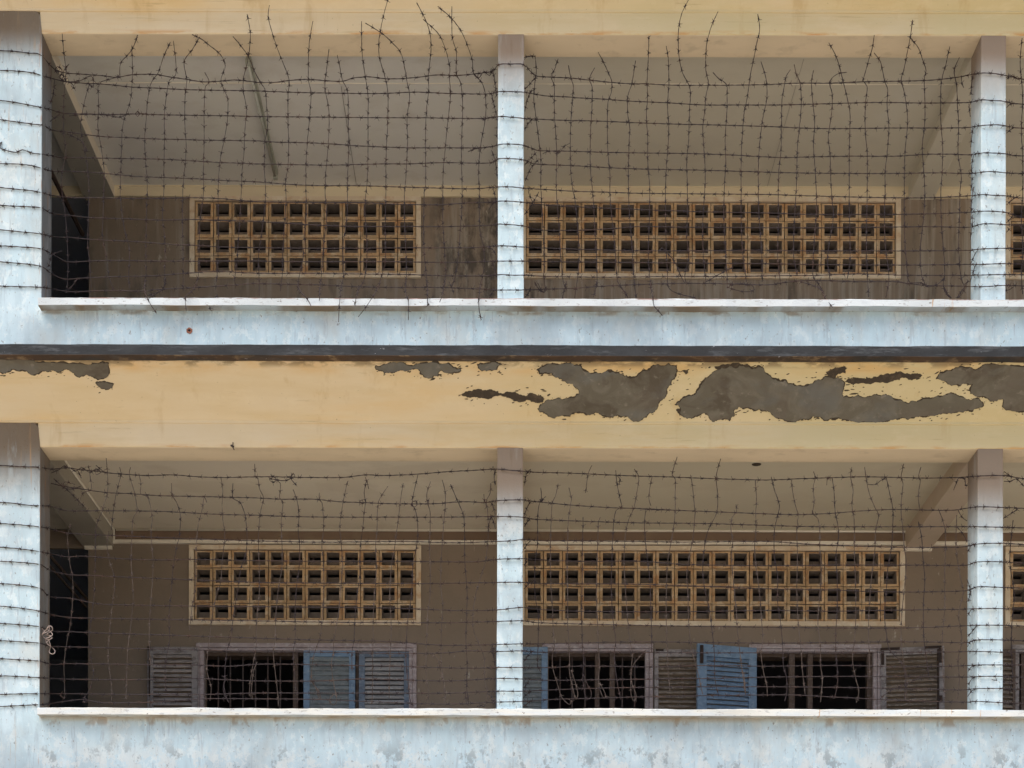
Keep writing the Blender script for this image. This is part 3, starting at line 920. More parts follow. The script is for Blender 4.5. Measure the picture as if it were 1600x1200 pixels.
# ------------------------------------------------------------------ barbed wire
def smooth_path(pts, step=4.0):
    P_ = [Vector((p[0], p[1])) for p in pts]
    out = []
    for i in range(len(P_) - 1):
        p0, p1, p2, p3 = P_[max(i - 1, 0)], P_[i], P_[i + 1], P_[min(i + 2, len(P_) - 1)]
        k = max(1, int((p2 - p1).length / step))
        for j in range(k):
            t = j / k
            a, d = (p2 - p0) * .5, (p3 - p1) * .5
            lim = (p2 - p1).length
            if a.length > lim:
                a *= lim / a.length
            if d.length > lim:
                d *= lim / d.length
            h00, h10, h01, h11 = 2 * t ** 3 - 3 * t * t + 1, t ** 3 - 2 * t * t + t, -2 * t ** 3 + 3 * t * t, t ** 3 - t * t
            out.append(p1 * h00 + a * h10 + p2 * h01 + d * h11)
    out.append(P_[-1])
    return out


def lerp_tab(x, tab):
    if x <= tab[0][0]:
        return tab[0][1]
    for (a, ya), (c, yc) in zip(tab, tab[1:]):
        if x <= c:
            return ya + (yc - ya) * (x - a) / (c - a)
    return tab[-1][1]


FR, IN = -.012, .20
DH = {2: [(64, FR), (79, IN), (768, IN), (777, FR), (819.5, FR), (832, IN), (1518, IN), (1532, FR), (1573, FR), (1583, IN)],
      1: [(61, FR), (77, IN), (766, IN), (775, FR), (818.5, FR), (830, IN), (1512, IN), (1526.5, FR), (1569, FR), (1579, IN)]}


def strand(pts, depth, r=.0037, barb=.118, seed=0, twist=True):
    """two cores twisted to one strand with four pointed barbs, as one mesh"""
    rr = random.Random(seed)
    px = smooth_path(pts)
    w3 = [P(p.x, p.y, depth(p.x, p.y)) for p in px]
    kink = []
    for i, p in enumerate(w3):
        a = .0018
        kink.append(p + Vector((noise.noise((i * .6, seed, 1)) * a, noise.noise((i * .5, seed, 2)) * a * 1.2, noise.noise((i * .6, seed, 3)) * a)))
    b = MB()
    rad = [r * (1 + .22 * math.sin(i * 2.1 + seed)) for i in range(len(kink))]
    b.tube(kink, rad, 4, phase=.4)
    acc, nxt = 0.0, rr.uniform(.02, barb)
    for i in range(1, len(kink)):
        d = kink[i] - kink[i - 1]
        L = d.length
        while acc + L >= nxt:
            t = (nxt - acc) / max(L, 1e-9)
            c = kink[i - 1] + d * t
            dr = d.normalized()
            b.tube([c - dr * .010, c - dr * .004, c + dr * .004, c + dr * .010], [.0048, .0070, .0070, .0048], 5)
            s = dr.cross(Vector((rr.uniform(-1, 1), rr.uniform(-1, 1), rr.uniform(-1, 1)))).normalized()
            q = dr.cross(s)
            for k in range(4):
                a = k * math.pi / 2 + rr.uniform(-.35, .35)
                v = (s * math.cos(a) + q * math.sin(a) + dr * (.35 if k % 2 else -.35) + dr * rr.uniform(-.3, .3)).normalized()
                st = c + dr * (.006 if k % 2 else -.006)
                b.tube([st, st + v * rr.uniform(.020, .030)], [.0029, .0014], 3, caps=False)
            nxt += barb * rr.uniform(.72, 1.25)
        acc += L
    return b


def H(fence, pts, s, material, seed):
    strand(pts, lambda x, y: lerp_tab(x, DH[s]), seed=seed).build("horizontal_strand", material, fence)


def depth_v2(ends_low, off):
    def f(x, y):
        d = IN + off
        if y < 95:
            d = IN + off - (95 - y) * (.235 / 40) if y > 55 else -.035 + off - (55 - y) * .0026
        if ends_low and y > 436:
            t = min(1, (y - 436) / 27)
            d = d + (-.125 - d) * (t * t * (3 - 2 * t))
        return d
    return f


def depth_v1(off):
    return lambda x, y: IN + off - (max(0, 735 - y) * .0065)


UP_H = [
 [(-30,76),(0,79),(22,80),(45,83),(62,85),(85,108),(103,114),(130,116),(167,119),(182,121),(205,117),(230,116),(247,117),(270,121),(292,124),(318,128),(341,127),(370,125),(405,129),(428,129),(450,126),(480,124),(508,126),(535,127),(552,122),(577,120),(602,123),(625,123),(650,121),(685,117),(710,118),(737,116),(760,113),(770,111),(779,101),(790,100),(800,100),(818,101),(832,115),(840,119),(850,120),(872,121),(892,122),(920,125),(957,129),(985,131),(1010,131),(1050,133),(1108,133),(1138,133),(1203,132),(1245,130),(1295,130),(1345,128),(1395,127),(1440,126),(1470,124),(1500,120),(1515,117),(1534,114),(1555,115),(1572,118),(1600,124),(1640,128)],
 [(-30,109),(0,110),(27,111),(52,114),(65,118),(100,127),(130,130),(155,131),(187,134),(205,136),(250,138),(290,140),(335,141),(400,142),(450,144),(490,145),(560,146),(600,146),(650,144),(700,146),(760,147),(768,146),(779,143),(793,143),(818,144),(835,147),(855,150),(880,151),(905,153),(945,155),(985,158),(1030,160),(1050,161),(1100,164),(1150,164),(1215,164),(1260,163),(1330,161),(1380,160),(1440,161),(1515,160),(1534,156),(1550,157),(1568,158),(1585,162),(1640,164)],
 [(-30,155),(0,157),(17,159),(40,163),(60,167),(78,171),(100,177),(145,178),(175,179),(215,178),(240,179),(290,180),(360,181),(400,182),(500,183),(600,184),(660,184),(720,185),(760,185),(779,182),(800,183),(818,185),(835,186),(880,188),(930,189),(1000,192),(1060,194),(1110,195),(1210,198),(1250,200),(1300,201),(1400,200),(1480,200),(1515,199),(1534,196),(1560,195),(1572,197),(1590,200),(1640,201)],
 [(-30,184),(0,187),(30,191),(52,194),(68,196),(80,203),(110,207),(157,213),(200,215),(240,217),(285,218),(320,219),(400,220),(430,222),(480,223),(520,225),(560,228),(610,230),(640,231),(700,231),(750,231),(768,229),(779,226),(795,225),(818,227),(840,235),(880,236),(950,238),(1010,239),(1080,240),(1140,242),(1220,246),(1270,245),(1330,244),(1400,244),(1450,241),(1490,241),(1515,242),(1534,239),(1550,239),(1568,240),(1585,243),(1640,245)],
 [(-30,226),(-4,226),(3,222),(0,231),(10,235),(25,238),(35,234),(50,239),(65,241),(80,243),(95,246),(157,247),(220,248),(260,249),(330,253),(400,256),(450,257),(510,258),(560,257),(600,256),(640,256),(690,254),(750,255),(768,254),(779,248),(800,248),(819,250),(835,256),(900,259),(950,262),(1000,264),(1100,266),(1240,270),(1330,271),(1400,271),(1460,270),(1520,271),(1534,269),(1550,268),(1572,270),(1640,273)],
 [(-30,256),(20,256),(45,258),(62,262),(80,267),(115,268),(165,271),(205,275),(245,277),(300,279),(350,282),(400,284),(450,288),(500,290),(560,290),(620,292),(690,294),(740,295),(779,292),(800,292),(818,294),(850,296),(900,299),(940,300),(1000,302),(1100,303),(1200,304),(1300,307),(1400,309),(1450,309),(1515,306),(1534,304),(1550,305),(1572,306),(1590,309),(1640,311)],
 [(-30,290),(0,293),(30,296),(50,298),(65,301),(80,305),(115,309),(150,309),(190,310),(250,310),(300,309),(340,310),(400,315),(450,316),(500,317),(560,317),(620,319),(690,320),(730,317),(765,316),(785,314),(818,316),(830,318),(860,321),(900,323),(960,326),(1040,329),(1100,331),(1200,333),(1260,335),(1330,335),(1400,335),(1450,334),(1510,332),(1534,330),(1550,330),(1572,332),(1600,340),(1640,343)],
 [(-30,320),(0,321),(20,322),(45,323),(65,325),(80,333),(105,336),(140,340),(200,342),(250,344),(300,343),(350,345),(400,346),(500,352),(560,354),(640,354),(690,354),(740,353),(770,352),(779,350),(818,353),(840,359),(900,360),(960,357),(1000,354),(1060,355),(1200,356),(1280,356),(1380,355),(1450,354),(1515,355),(1534,350),(1560,350),(1572,351),(1640,354)],
 [(-30,357),(0,359),(30,362),(60,365),(85,370),(110,371),(140,374),(180,376),(220,378),(270,382),(300,383),(350,386),(400,387),(480,388),(560,388),(660,387),(740,387),(779,384),(818,386),(860,388),(960,391),(1060,392),(1180,391),(1250,392),(1340,392),(1420,392),(1515,391),(1534,389),(1572,388),(1640,391)],
 [(-30,383),(0,384),(35,386),(65,389),(85,399),(105,409),(140,408),(180,407),(240,408),(300,408),(400,408),(480,409),(600,409),(700,410),(760,409),(779,408),(818,408),(860,409),(960,410),(1060,411),(1180,412),(1250,413),(1340,414),(1430,414),(1515,413),(1534,413),(1572,412),(1640,415)],
 [(-30,406),(0,409),(45,413),(66,417),(80,427),(100,436),(140,434),(190,432),(240,431),(290,427),(340,424),(400,427),(460,427),(560,428),(640,429),(700,431),(760,431),(779,429),(800,430),(818,430),(860,432),(950,433),(1050,432),(1150,432),(1200,431),(1280,430),(1340,428),(1420,430),(1515,430),(1572,429),(1640,431)],
 [(-30,446),(0,447),(35,448),(68,449),(85,452),(110,456),(140,455),(180,454),(220,455),(250,452),(290,450),(340,447),(370,445),(400,443),(440,444),(500,445),(560,448),(620,449),(680,449),(740,451),(779,453),(818,453),(850,452),(900,450),(960,446),(1050,443),(1120,443),(1200,445),(1235,440),(1270,438),(1340,440),(1400,440),(1420,443),(1450,446),(1500,447),(1534,448),(1572,446),(1640,449)],
]
UP_V = [
 [(97,52),(100,85),(103,112),(100,150),(99,200),(103,240),(97,268),(97,300),(102,335),(104,360),(106,400),(106,430),(104,458)],
 [(140,130),(133,155),(128,180),(126,200),(130,225),(137,265),(139,300),(138,340),(137,380),(140,410),(143,450)],
 [(153,135),(154,170),(153,200),(158,230),(163,270),(162,300),(161,340),(160,370),(166,400),(170,430),(177,452)],
 [(215,55),(206,78),(189,98),(186,118),(178,122),(158,128),(154,136)],
 [(206,72),(207,110),(206,135),(203,160),(192,195),(190,230),(189,260),(188,300),(190,330),(195,360),(202,390),(201,430),(202,450)],
 [(266,66),(255,90),(248,112),(236,130),(231,155),(228,190),(226,220),(228,260),(230,290),(229,330),(228,380),(228,430),(226,455),(235,475),(243,487)],
 [(271,64),(275,100),(274,118),(265,125),(260,150),(257,180),(257,220),(256,270),(256,300),(254,340),(258,380),(257,430),(258,445),(250,455),(225,463)],
 [(312,58),(300,78),(288,95),(290,115),(292,125),(289,155),(289,200),(291,230),(288,270),(286,290),(285,340),(286,400),(286,455)],
 [(300,54),(313,60),(330,73),(345,86),(352,103),(347,118),(345,127),(350,140),(356,155),(355,190),(350,220),(344,250),(341,290),(341,330),(341,380),(340,420),(338,440)],
 [(320,113),(327,128),(321,135),(319,170),(319,220),(318,260),(318,300),(316,320),(312,350),(311,400),(311,420),(308,440),(300,455),(290,463),(291,486)],
 [(386,22),(391,50),(390,75),(387,95),(381,120),(380,140),(385,170),(383,200),(381,240),(378,270),(377,300),(375,340),(372,380),(370,410),(366,440)],
 [(364,57),(375,70),(388,88),(398,112),(407,129),(414,140),(417,170),(418,200),(414,220),(413,260),(415,300),(413,330),(408,370),(404,400),(405,440),(405,462)],
 [(421,8),(419,25),(425,50),(435,80),(450,118),(452,130),(450,150),(450,190),(451,220),(450,260),(446,285),(447,310),(445,345),(442,390),(441,430),(438,455)],
 [(489,33),(484,60),(482,90),(482,125),(486,145),(484,180),(480,225),(478,260),(478,300),(479,330),(476,360),(474,400),(468,430),(466,450),(480,467),(486,478)],
 [(514,77),(510,110),(508,127),(508,140),(514,175),(513,225),(509,270),(508,300),(510,340),(506,380),(503,420),(500,450),(499,470)],
 [(527,86),(531,105),(535,125),(543,142),(544,170),(544,190),(545,225),(543,280),(543,300),(542,340),(536,385),(537,430),(533,450),(530,480),(529,503)],
 [(565,33),(565,60),(566,85),(570,115),(575,150),(575,185),(575,240),(574,280),(572,300),(570,330),(573,370),(573,410),(568,440),(560,452),(554,477)],
 [(608,-8),(598,30),(592,65),(593,90),(602,122),(606,145),(606,190),(604,225),(603,260),(603,300),(602,340),(602,380),(602,410),(598,425),(590,450),(575,475),(560,495)],
 [(571,36),(598,53),(612,66),(626,82),(632,105),(636,128),(640,150),(636,185),(637,220),(636,240),(634,280),(632,300),(632,340),(634,390),(635,430),(633,455),(638,470),(638,500)],
 [(651,4),(667,36),(673,60),(673,85),(669,120),(670,140),(667,165),(665,200),(665,240),(665,290),(663,300),(662,350),(663,400),(667,440),(668,478)],
 [(661,30),(685,53),(697,80),(703,108),(702,120),(704,145),(702,170),(698,205),(696,230),(693,260),(692,290),(692,320),(692,350),(695,400),(696,430),(690,465),(687,472)],
 [(706,10),(706,40),(707,60),(713,82),(713,115),(720,130),(723,165),(722,200),(721,240),(722,290),(722,320),(719,360),(715,410),(709,440),(705,450)],
 [(684,10),(705,28),(720,48),(730,70),(738,95),(740,115),(752,128),(758,145),(759,180),(753,215),(749,245),(748,275),(749,300),(749,330),(750,360),(756,390),(756,420),(750,450),(748,470),(749,487),(752,500)],
 [(836,87),(838,110),(837,120),(834,150),(837,180),(842,220),(845,245),(845,290),(846,310),(848,350),(850,390),(850,430),(852,452)],
 [(872,92),(866,110),(861,119),(866,135),(866,165),(867,190),(869,220),(870,245),(869,280),(870,310),(874,360),(876,400),(880,440),(885,452)],
 [(888,102),(892,122),(896,135),(894,160),(892,190),(891,230),(892,270),(895,297),(898,310),(902,350),(905,390),(903,430),(900,450),(898,465)],
 [(929,106),(921,123),(925,135),(925,165),(923,200),(922,240),(923,270),(926,300),(928,330),(930,370),(932,400),(933,440),(932,450)],
 [(935,82),(948,108),(956,128),(955,145),(950,160),(949,200),(950,240),(953,270),(953,300),(955,330),(960,380),(963,420),(965,440),(972,450),(980,464)],
 [(993,95),(990,115),(987,132),(981,150),(981,180),(984,200),(983,220),(982,260),(982,300),(984,340),(987,380),(990,430),(992,450),(994,465)],
 [(1014,56),(1013,90),(1011,130),(1012,150),(1010,180),(1012,215),(1012,250),(1015,290),(1015,320),(1014,360),(1013,400),(1016,440),(1020,465),(1022,478),(1030,487),(1035,493)],
 [(1041,72),(1044,90),(1045,115),(1045,135),(1043,165),(1045,205),(1042,250),(1040,290),(1040,340),(1041,390),(1043,430),(1044,448),(1055,457),(1088,466)],
 [(1080,-8),(1065,22),(1060,50),(1060,75),(1062,95),(1067,115),(1076,132),(1079,145),(1077,180),(1076,220),(1073,250),(1074,290),(1074,330),(1073,370),(1076,400),(1070,430),(1072,442)],
 [(1122,18),(1112,40),(1104,70),(1103,110),(1107,130),(1103,150),(1101,175),(1098,200),(1100,235),(1102,270),(1101,300),(1098,350),(1099,400),(1103,440)],
 [(1114,113),(1122,122),(1135,132),(1136,150),(1136,170),(1133,220),(1134,250),(1132,290),(1131,340),(1134,400),(1136,430),(1136,450)],
 [(1184,22),(1187,45),(1183,65),(1178,90),(1172,120),(1168,150),(1163,175),(1160,210),(1158,250),(1158,300),(1158,340),(1160,390),(1165,430),(1166,440)],
 [(1189,96),(1195,115),(1198,130),(1198,155),(1192,185),(1187,225),(1185,260),(1185,300),(1186,340),(1190,390),(1191,440)],
 [(1235,109),(1228,120),(1226,132),(1222,155),(1221,200),(1220,240),(1217,265),(1216,300),(1216,350),(1215,400),(1218,430),(1220,445)],
 [(1241,101),(1244,115),(1250,130),(1252,160),(1250,190),(1246,230),(1245,270),(1244,300),(1241,350),(1240,400),(1246,430)],
 [(1271,110),(1268,130),(1270,160),(1273,190),(1271,225),(1273,255),(1275,290),(1276,310),(1275,340),(1272,380),(1270,430),(1275,440)],
 [(1323,113),(1310,115),(1300,122),(1296,130),(1300,145),(1300,170),(1296,200),(1294,215),(1297,240),(1298,280),(1300,310),(1302,340),(1295,385),(1293,410),(1296,430),(1297,438)],
 [(1295,67),(1305,85),(1312,105),(1318,130),(1323,150),(1328,175),(1328,200),(1327,240),(1327,290),(1327,320),(1328,370),(1328,410),(1324,435)],
 [(1366,55),(1363,75),(1357,95),(1350,120),(1348,126),(1355,135),(1352,165),(1352,205),(1355,240),(1355,300),(1354,350),(1354,400),(1356,440),(1357,464)],
 [(1366,83),(1375,95),(1380,115),(1382,126),(1387,140),(1386,165),(1389,200),(1386,240),(1383,270),(1383,300),(1382,330),(1383,380),(1389,430),(1387,450),(1384,465)],
 [(1426,31),(1422,60),(1417,85),(1412,110),(1408,125),(1412,140),(1417,170),(1418,195),(1414,240),(1413,290),(1413,340),(1414,380),(1418,430),(1420,440)],
 [(1423,60),(1435,75),(1442,95),(1447,110),(1444,125),(1445,150),(1445,190),(1441,230),(1443,260),(1445,300),(1443,340),(1438,390),(1440,430),(1447,447)],
 [(1484,73),(1478,100),(1472,122),(1470,140),(1470,190),(1473,230),(1472,270),(1470,300),(1471,350),(1475,400),(1476,430),(1474,445),(1479,460),(1486,466)],
 [(1499,90),(1491,108),(1492,120),(1495,135),(1496,165),(1498,195),(1497,240),(1502,275),(1500,300),(1499,340),(1498,390),(1501,430),(1506,445),(1512,440),(1496,464)],
 [(1597,60),(1594,100),(1598,150),(1596,200),(1598,250),(1598,300),(1596,340),(1598,390),(1596,430),(1598,460)],
]
# short loose ends and ties: (points, depth at start, depth at end)
UP_T = [
 ([(85,125),(83,150),(78,162)],IN,.16), ([(78,190),(86,184),(94,178)],.18,IN), ([(90,116),(86,108),(90,104),(96,108),(97,116),(92,120),(100,126),(112,130),(116,138),(111,134)],IN,IN),
 ([(108,100),(101,108),(99,118),(104,129)],IN,IN), ([(110,128),(125,126),(143,119),(146,137),(140,131)],IN,IN), ([(211,178),(215,174),(219,178),(215,182),(211,178)],IN,IN),
 ([(108,181),(130,179),(160,179),(185,183),(200,178)],IN,IN), ([(105,209),(120,216),(130,224),(136,237)],IN,IN),
 ([(770,111),(773,125),(776,150)],IN,.12), ([(768,148),(773,168),(777,188),(776,214)],IN,.1), ([(768,235),(774,252),(777,278)],IN,.1), ([(740,114),(748,122),(756,112),(765,118),(770,108)],IN,IN),
 ([(731,237),(742,233),(752,230)],IN,IN), ([(754,188),(764,184),(772,182)],IN,IN), ([(770,292),(774,310),(777,345),(776,370)],IN,.12), ([(764,328),(770,318),(774,314)],IN,.15), ([(760,385),(770,390),(774,398)],IN,.15), ([(769,410),(773,420),(776,432)],IN,.12), ([(765,466),(769,457),(774,451)],IN,.15), ([(702,441),(706,450),(709,457)],IN,.15),
 ([(838,120),(828,131),(820,139)],IN,.08), ([(831,140),(824,156),(820,174)],IN,.06), ([(832,186),(825,193),(820,202)],IN,.1), ([(838,238),(829,248),(820,258)],IN,.1), ([(841,250),(830,262),(821,282)],IN,.08), ([(836,88),(826,88),(819,90)],IN,.08), ([(890,224),(880,230),(875,238),(860,236),(848,240)],IN,IN), ([(842,300),(832,318),(820,335)],IN,.1),
 ([(832,316),(826,300),(828,292)],IN,IN), ([(835,440),(842,452),(850,457),(855,450)],IN,IN), ([(820,465),(826,458),(828,452)],.12,IN),
 ([(1520,118),(1518,132),(1517,147)],.17,.17), ([(1514,162),(1516,182)],.18,.17), ([(1520,200),(1518,216),(1517,230)],.16,.17), ([(1521,243),(1518,262),(1519,280),(1517,298)],.15,.17), ([(1521,292),(1518,318),(1519,350),(1516,375)],.15,.17), ([(1526,392),(1521,402),(1516,414)],.1,.17), ([(1524,414),(1519,430),(1516,440)],.1,.17),
 ([(1502,118),(1503,130),(1506,137)],IN,IN), ([(1573,124),(1580,118),(1590,124),(1597,120)],.15,IN), ([(1573,168),(1579,162),(1585,161)],.15,IN), ([(1573,208),(1580,202),(1586,199)],.15,IN), ([(1573,320),(1582,312),(1594,305)],.15,IN), ([(1573,348),(1582,338)],.15,IN), ([(1573,362),(1578,357)],.15,IN),
 ([(1570,466),(1564,462),(1566,456),(1578,452),(1584,448)],IN,IN),
 ([(1250,440),(1280,450),(1291,468),(1301,480)],IN,-.125), ([(1276,438),(1285,455),(1290,467)],IN,IN), ([(1030,392),(1035,388),(1045,398),(1055,410),(1063,430),(1070,442)],IN,IN),
 ([(1136,450),(1150,443),(1175,446),(1178,453),(1165,456),(1145,452),(1136,448)],IN,IN), ([(1104,440),(1125,428),(1145,418)],IN,IN), ([(1415,443),(1440,442),(1450,448),(1465,444),(1474,436)],IN,IN),
 ([(1474,446),(1480,458),(1487,466)],IN,IN), ([(1508,447),(1504,458),(1495,466)],IN,IN),
 ([(97,392),(82,398),(76,416)],IN,.1), ([(121,434),(115,444),(108,452),(104,458)],IN,IN), ([(258,430),(256,448),(243,460),(232,465)],IN,IN), ([(340,460),(334,470),(328,483)],IN,-.12), ([(668,478),(673,470),(677,462)],-.12,.0),
 ([(840,442),(848,456),(853,450)],IN,IN), ([(885,440),(882,452),(879,466)],IN,IN), ([(932,440),(930,455),(927,464)],IN,IN), ([(968,448),(978,458),(981,466)],IN,IN),
]
LO_H = [
 [(-30,726),(0,727),(30,729),(60,730),(80,733),(105,731),(125,734),(150,736),(170,739),(195,741),(230,743),(270,742),(310,745),(350,746),(400,745),(430,745),(480,746),(535,746),(572,742),(600,743),(650,741),(700,737),(740,735),(776,733),(800,735),(815,736),(840,738),(880,739),(910,740),(950,742),(1000,744),(1040,745),(1090,747),(1150,749),(1200,750),(1250,748),(1310,746),(1350,745),(1400,746),(1450,747),(1500,746),(1527,744),(1568,743),(1600,748),(1640,749)],
 [(80,755),(100,760),(120,763),(140,766),(170,770),(200,771),(240,774),(270,775),(320,776),(360,777),(400,778),(440,780),(490,780),(530,784),(560,785),(610,787),(680,787),(720,784),(760,785),(779,782),(817,781),(830,783),(850,785),(890,789),(950,793),(1010,795),(1050,797),(1100,799),(1150,801),(1200,803),(1250,804),(1300,802),(1350,798),(1400,796),(1450,797),(1490,797),(1527,792),(1568,793),(1640,796)],
 [(-30,782),(0,785),(17,786),(50,790),(78,791),(105,798),(160,798),(250,799),(310,802),(350,804),(400,805),(450,807),(520,808),(600,808),(700,808),(776,807),(817,808),(830,811),(900,814),(1000,817),(1100,818),(1200,821),(1280,823),(1350,823),(1450,823),(1527,823),(1568,824),(1640,826)],
 [(-30,816),(0,818),(30,820),(60,823),(78,826),(105,833),(160,836),(250,840),(400,845),(500,847),(630,846),(710,848),(776,846),(800,845),(817,843),(850,845),(900,845),(1000,846),(1060,847),(1200,846),(1260,850),(1330,853),(1400,855),(1500,855),(1527,850),(1568,849),(1640,854)],
 [(-30,853),(0,855),(25,857),(50,860),(62,862),(78,865),(105,870),(130,869),(187,873),(250,875),(300,874),(400,876),(500,877),(620,877),(740,878),(776,874),(817,873),(830,874),(900,877),(1000,877),(1070,882),(1200,884),(1300,883),(1420,883),(1510,883),(1527,878),(1568,878),(1640,883)],
 [(-30,875),(0,877),(20,878),(62,882),(80,892),(110,898),(140,899),(200,902),(300,906),(400,910),(500,911),(650,912),(776,910),(817,910),(840,912),(1000,913),(1200,920),(1300,922),(1400,925),(1510,923),(1527,917),(1568,918),(1640,922)],
 [(-30,910),(0,912),(20,913),(62,919),(78,932),(110,935),(150,943),(180,945),(300,947),(400,948),(600,950),(660,952),(720,954),(776,953),(817,949),(840,952),(900,955),(1050,956),(1200,954),(1300,955),(1420,953),(1500,952),(1527,951),(1568,951),(1640,954)],
 [(-30,945),(0,947),(30,950),(62,955),(78,960),(110,965),(150,966),(200,967),(400,970),(500,972),(620,973),(690,973),(776,971),(817,970),(840,973),(1000,977),(1200,980),(1300,981),(1420,981),(1500,978),(1527,977),(1568,977),(1640,980)],
 [(-30,972),(0,974),(30,976),(60,979),(82,986),(110,987),(150,989),(250,992),(400,997),(500,1000),(600,1002),(690,1008),(776,1007),(817,1006),(840,1006),(1000,1003),(1200,1005),(1280,1004),(1380,1003),(1450,1003),(1510,1004),(1527,1000),(1568,1000),(1640,1003)],
 [(-30,1000),(0,1001),(20,1002),(62,1005),(80,1010),(120,1011),(200,1013),(300,1015),(400,1018),(500,1019),(620,1021),(700,1020),(730,1017),(776,1018),(817,1017),(840,1019),(960,1019),(1100,1020),(1200,1020),(1300,1020),(1450,1019),(1527,1018),(1568,1019),(1640,1019)],
 [(-30,1028),(0,1029),(15,1030),(62,1033),(80,1038),(110,1037),(200,1038),(300,1039),(360,1041),(400,1038),(460,1038),(560,1040),(620,1041),(680,1043),(740,1044),(776,1043),(817,1043),(860,1043),(900,1041),(950,1041),(1010,1042),(1100,1040),(1200,1041),(1280,1040),(1330,1040),(1420,1042),(1510,1040),(1527,1039),(1568,1039),(1640,1039)],
 [(-30,1056),(0,1056),(30,1057),(62,1059),(100,1061),(200,1062),(300,1060),(350,1062),(400,1064),(500,1064),(560,1061),(620,1062),(700,1064),(776,1060),(817,1061),(860,1063),(950,1062),(1100,1060),(1200,1058),(1300,1057),(1400,1057),(1510,1058),(1527,1057),(1568,1057),(1640,1061)],
 [(-30,1086),(0,1085),(40,1084),(62,1084),(100,1084),(200,1085),(320,1085),(400,1083),(500,1083),(560,1083),(620,1083),(700,1083),(776,1080),(817,1080),(860,1078),(950,1075),(1100,1073),(1180,1073),(1300,1074),(1420,1076),(1500,1078),(1527,1076),(1568,1076),(1640,1079)],
 [(-30,1105),(0,1104),(40,1102),(75,1100),(100,1096),(130,1093),(160,1098),(240,1097),(320,1092),(400,1092),(500,1093),(620,1098),(700,1100),(776,1097),(817,1096),(860,1093),(930,1091),(1000,1089),(1100,1087),(1180,1086),(1240,1086),(1300,1089),(1360,1092),(1420,1095),(1510,1097),(1527,1096),(1568,1098),(1640,1101)],
]
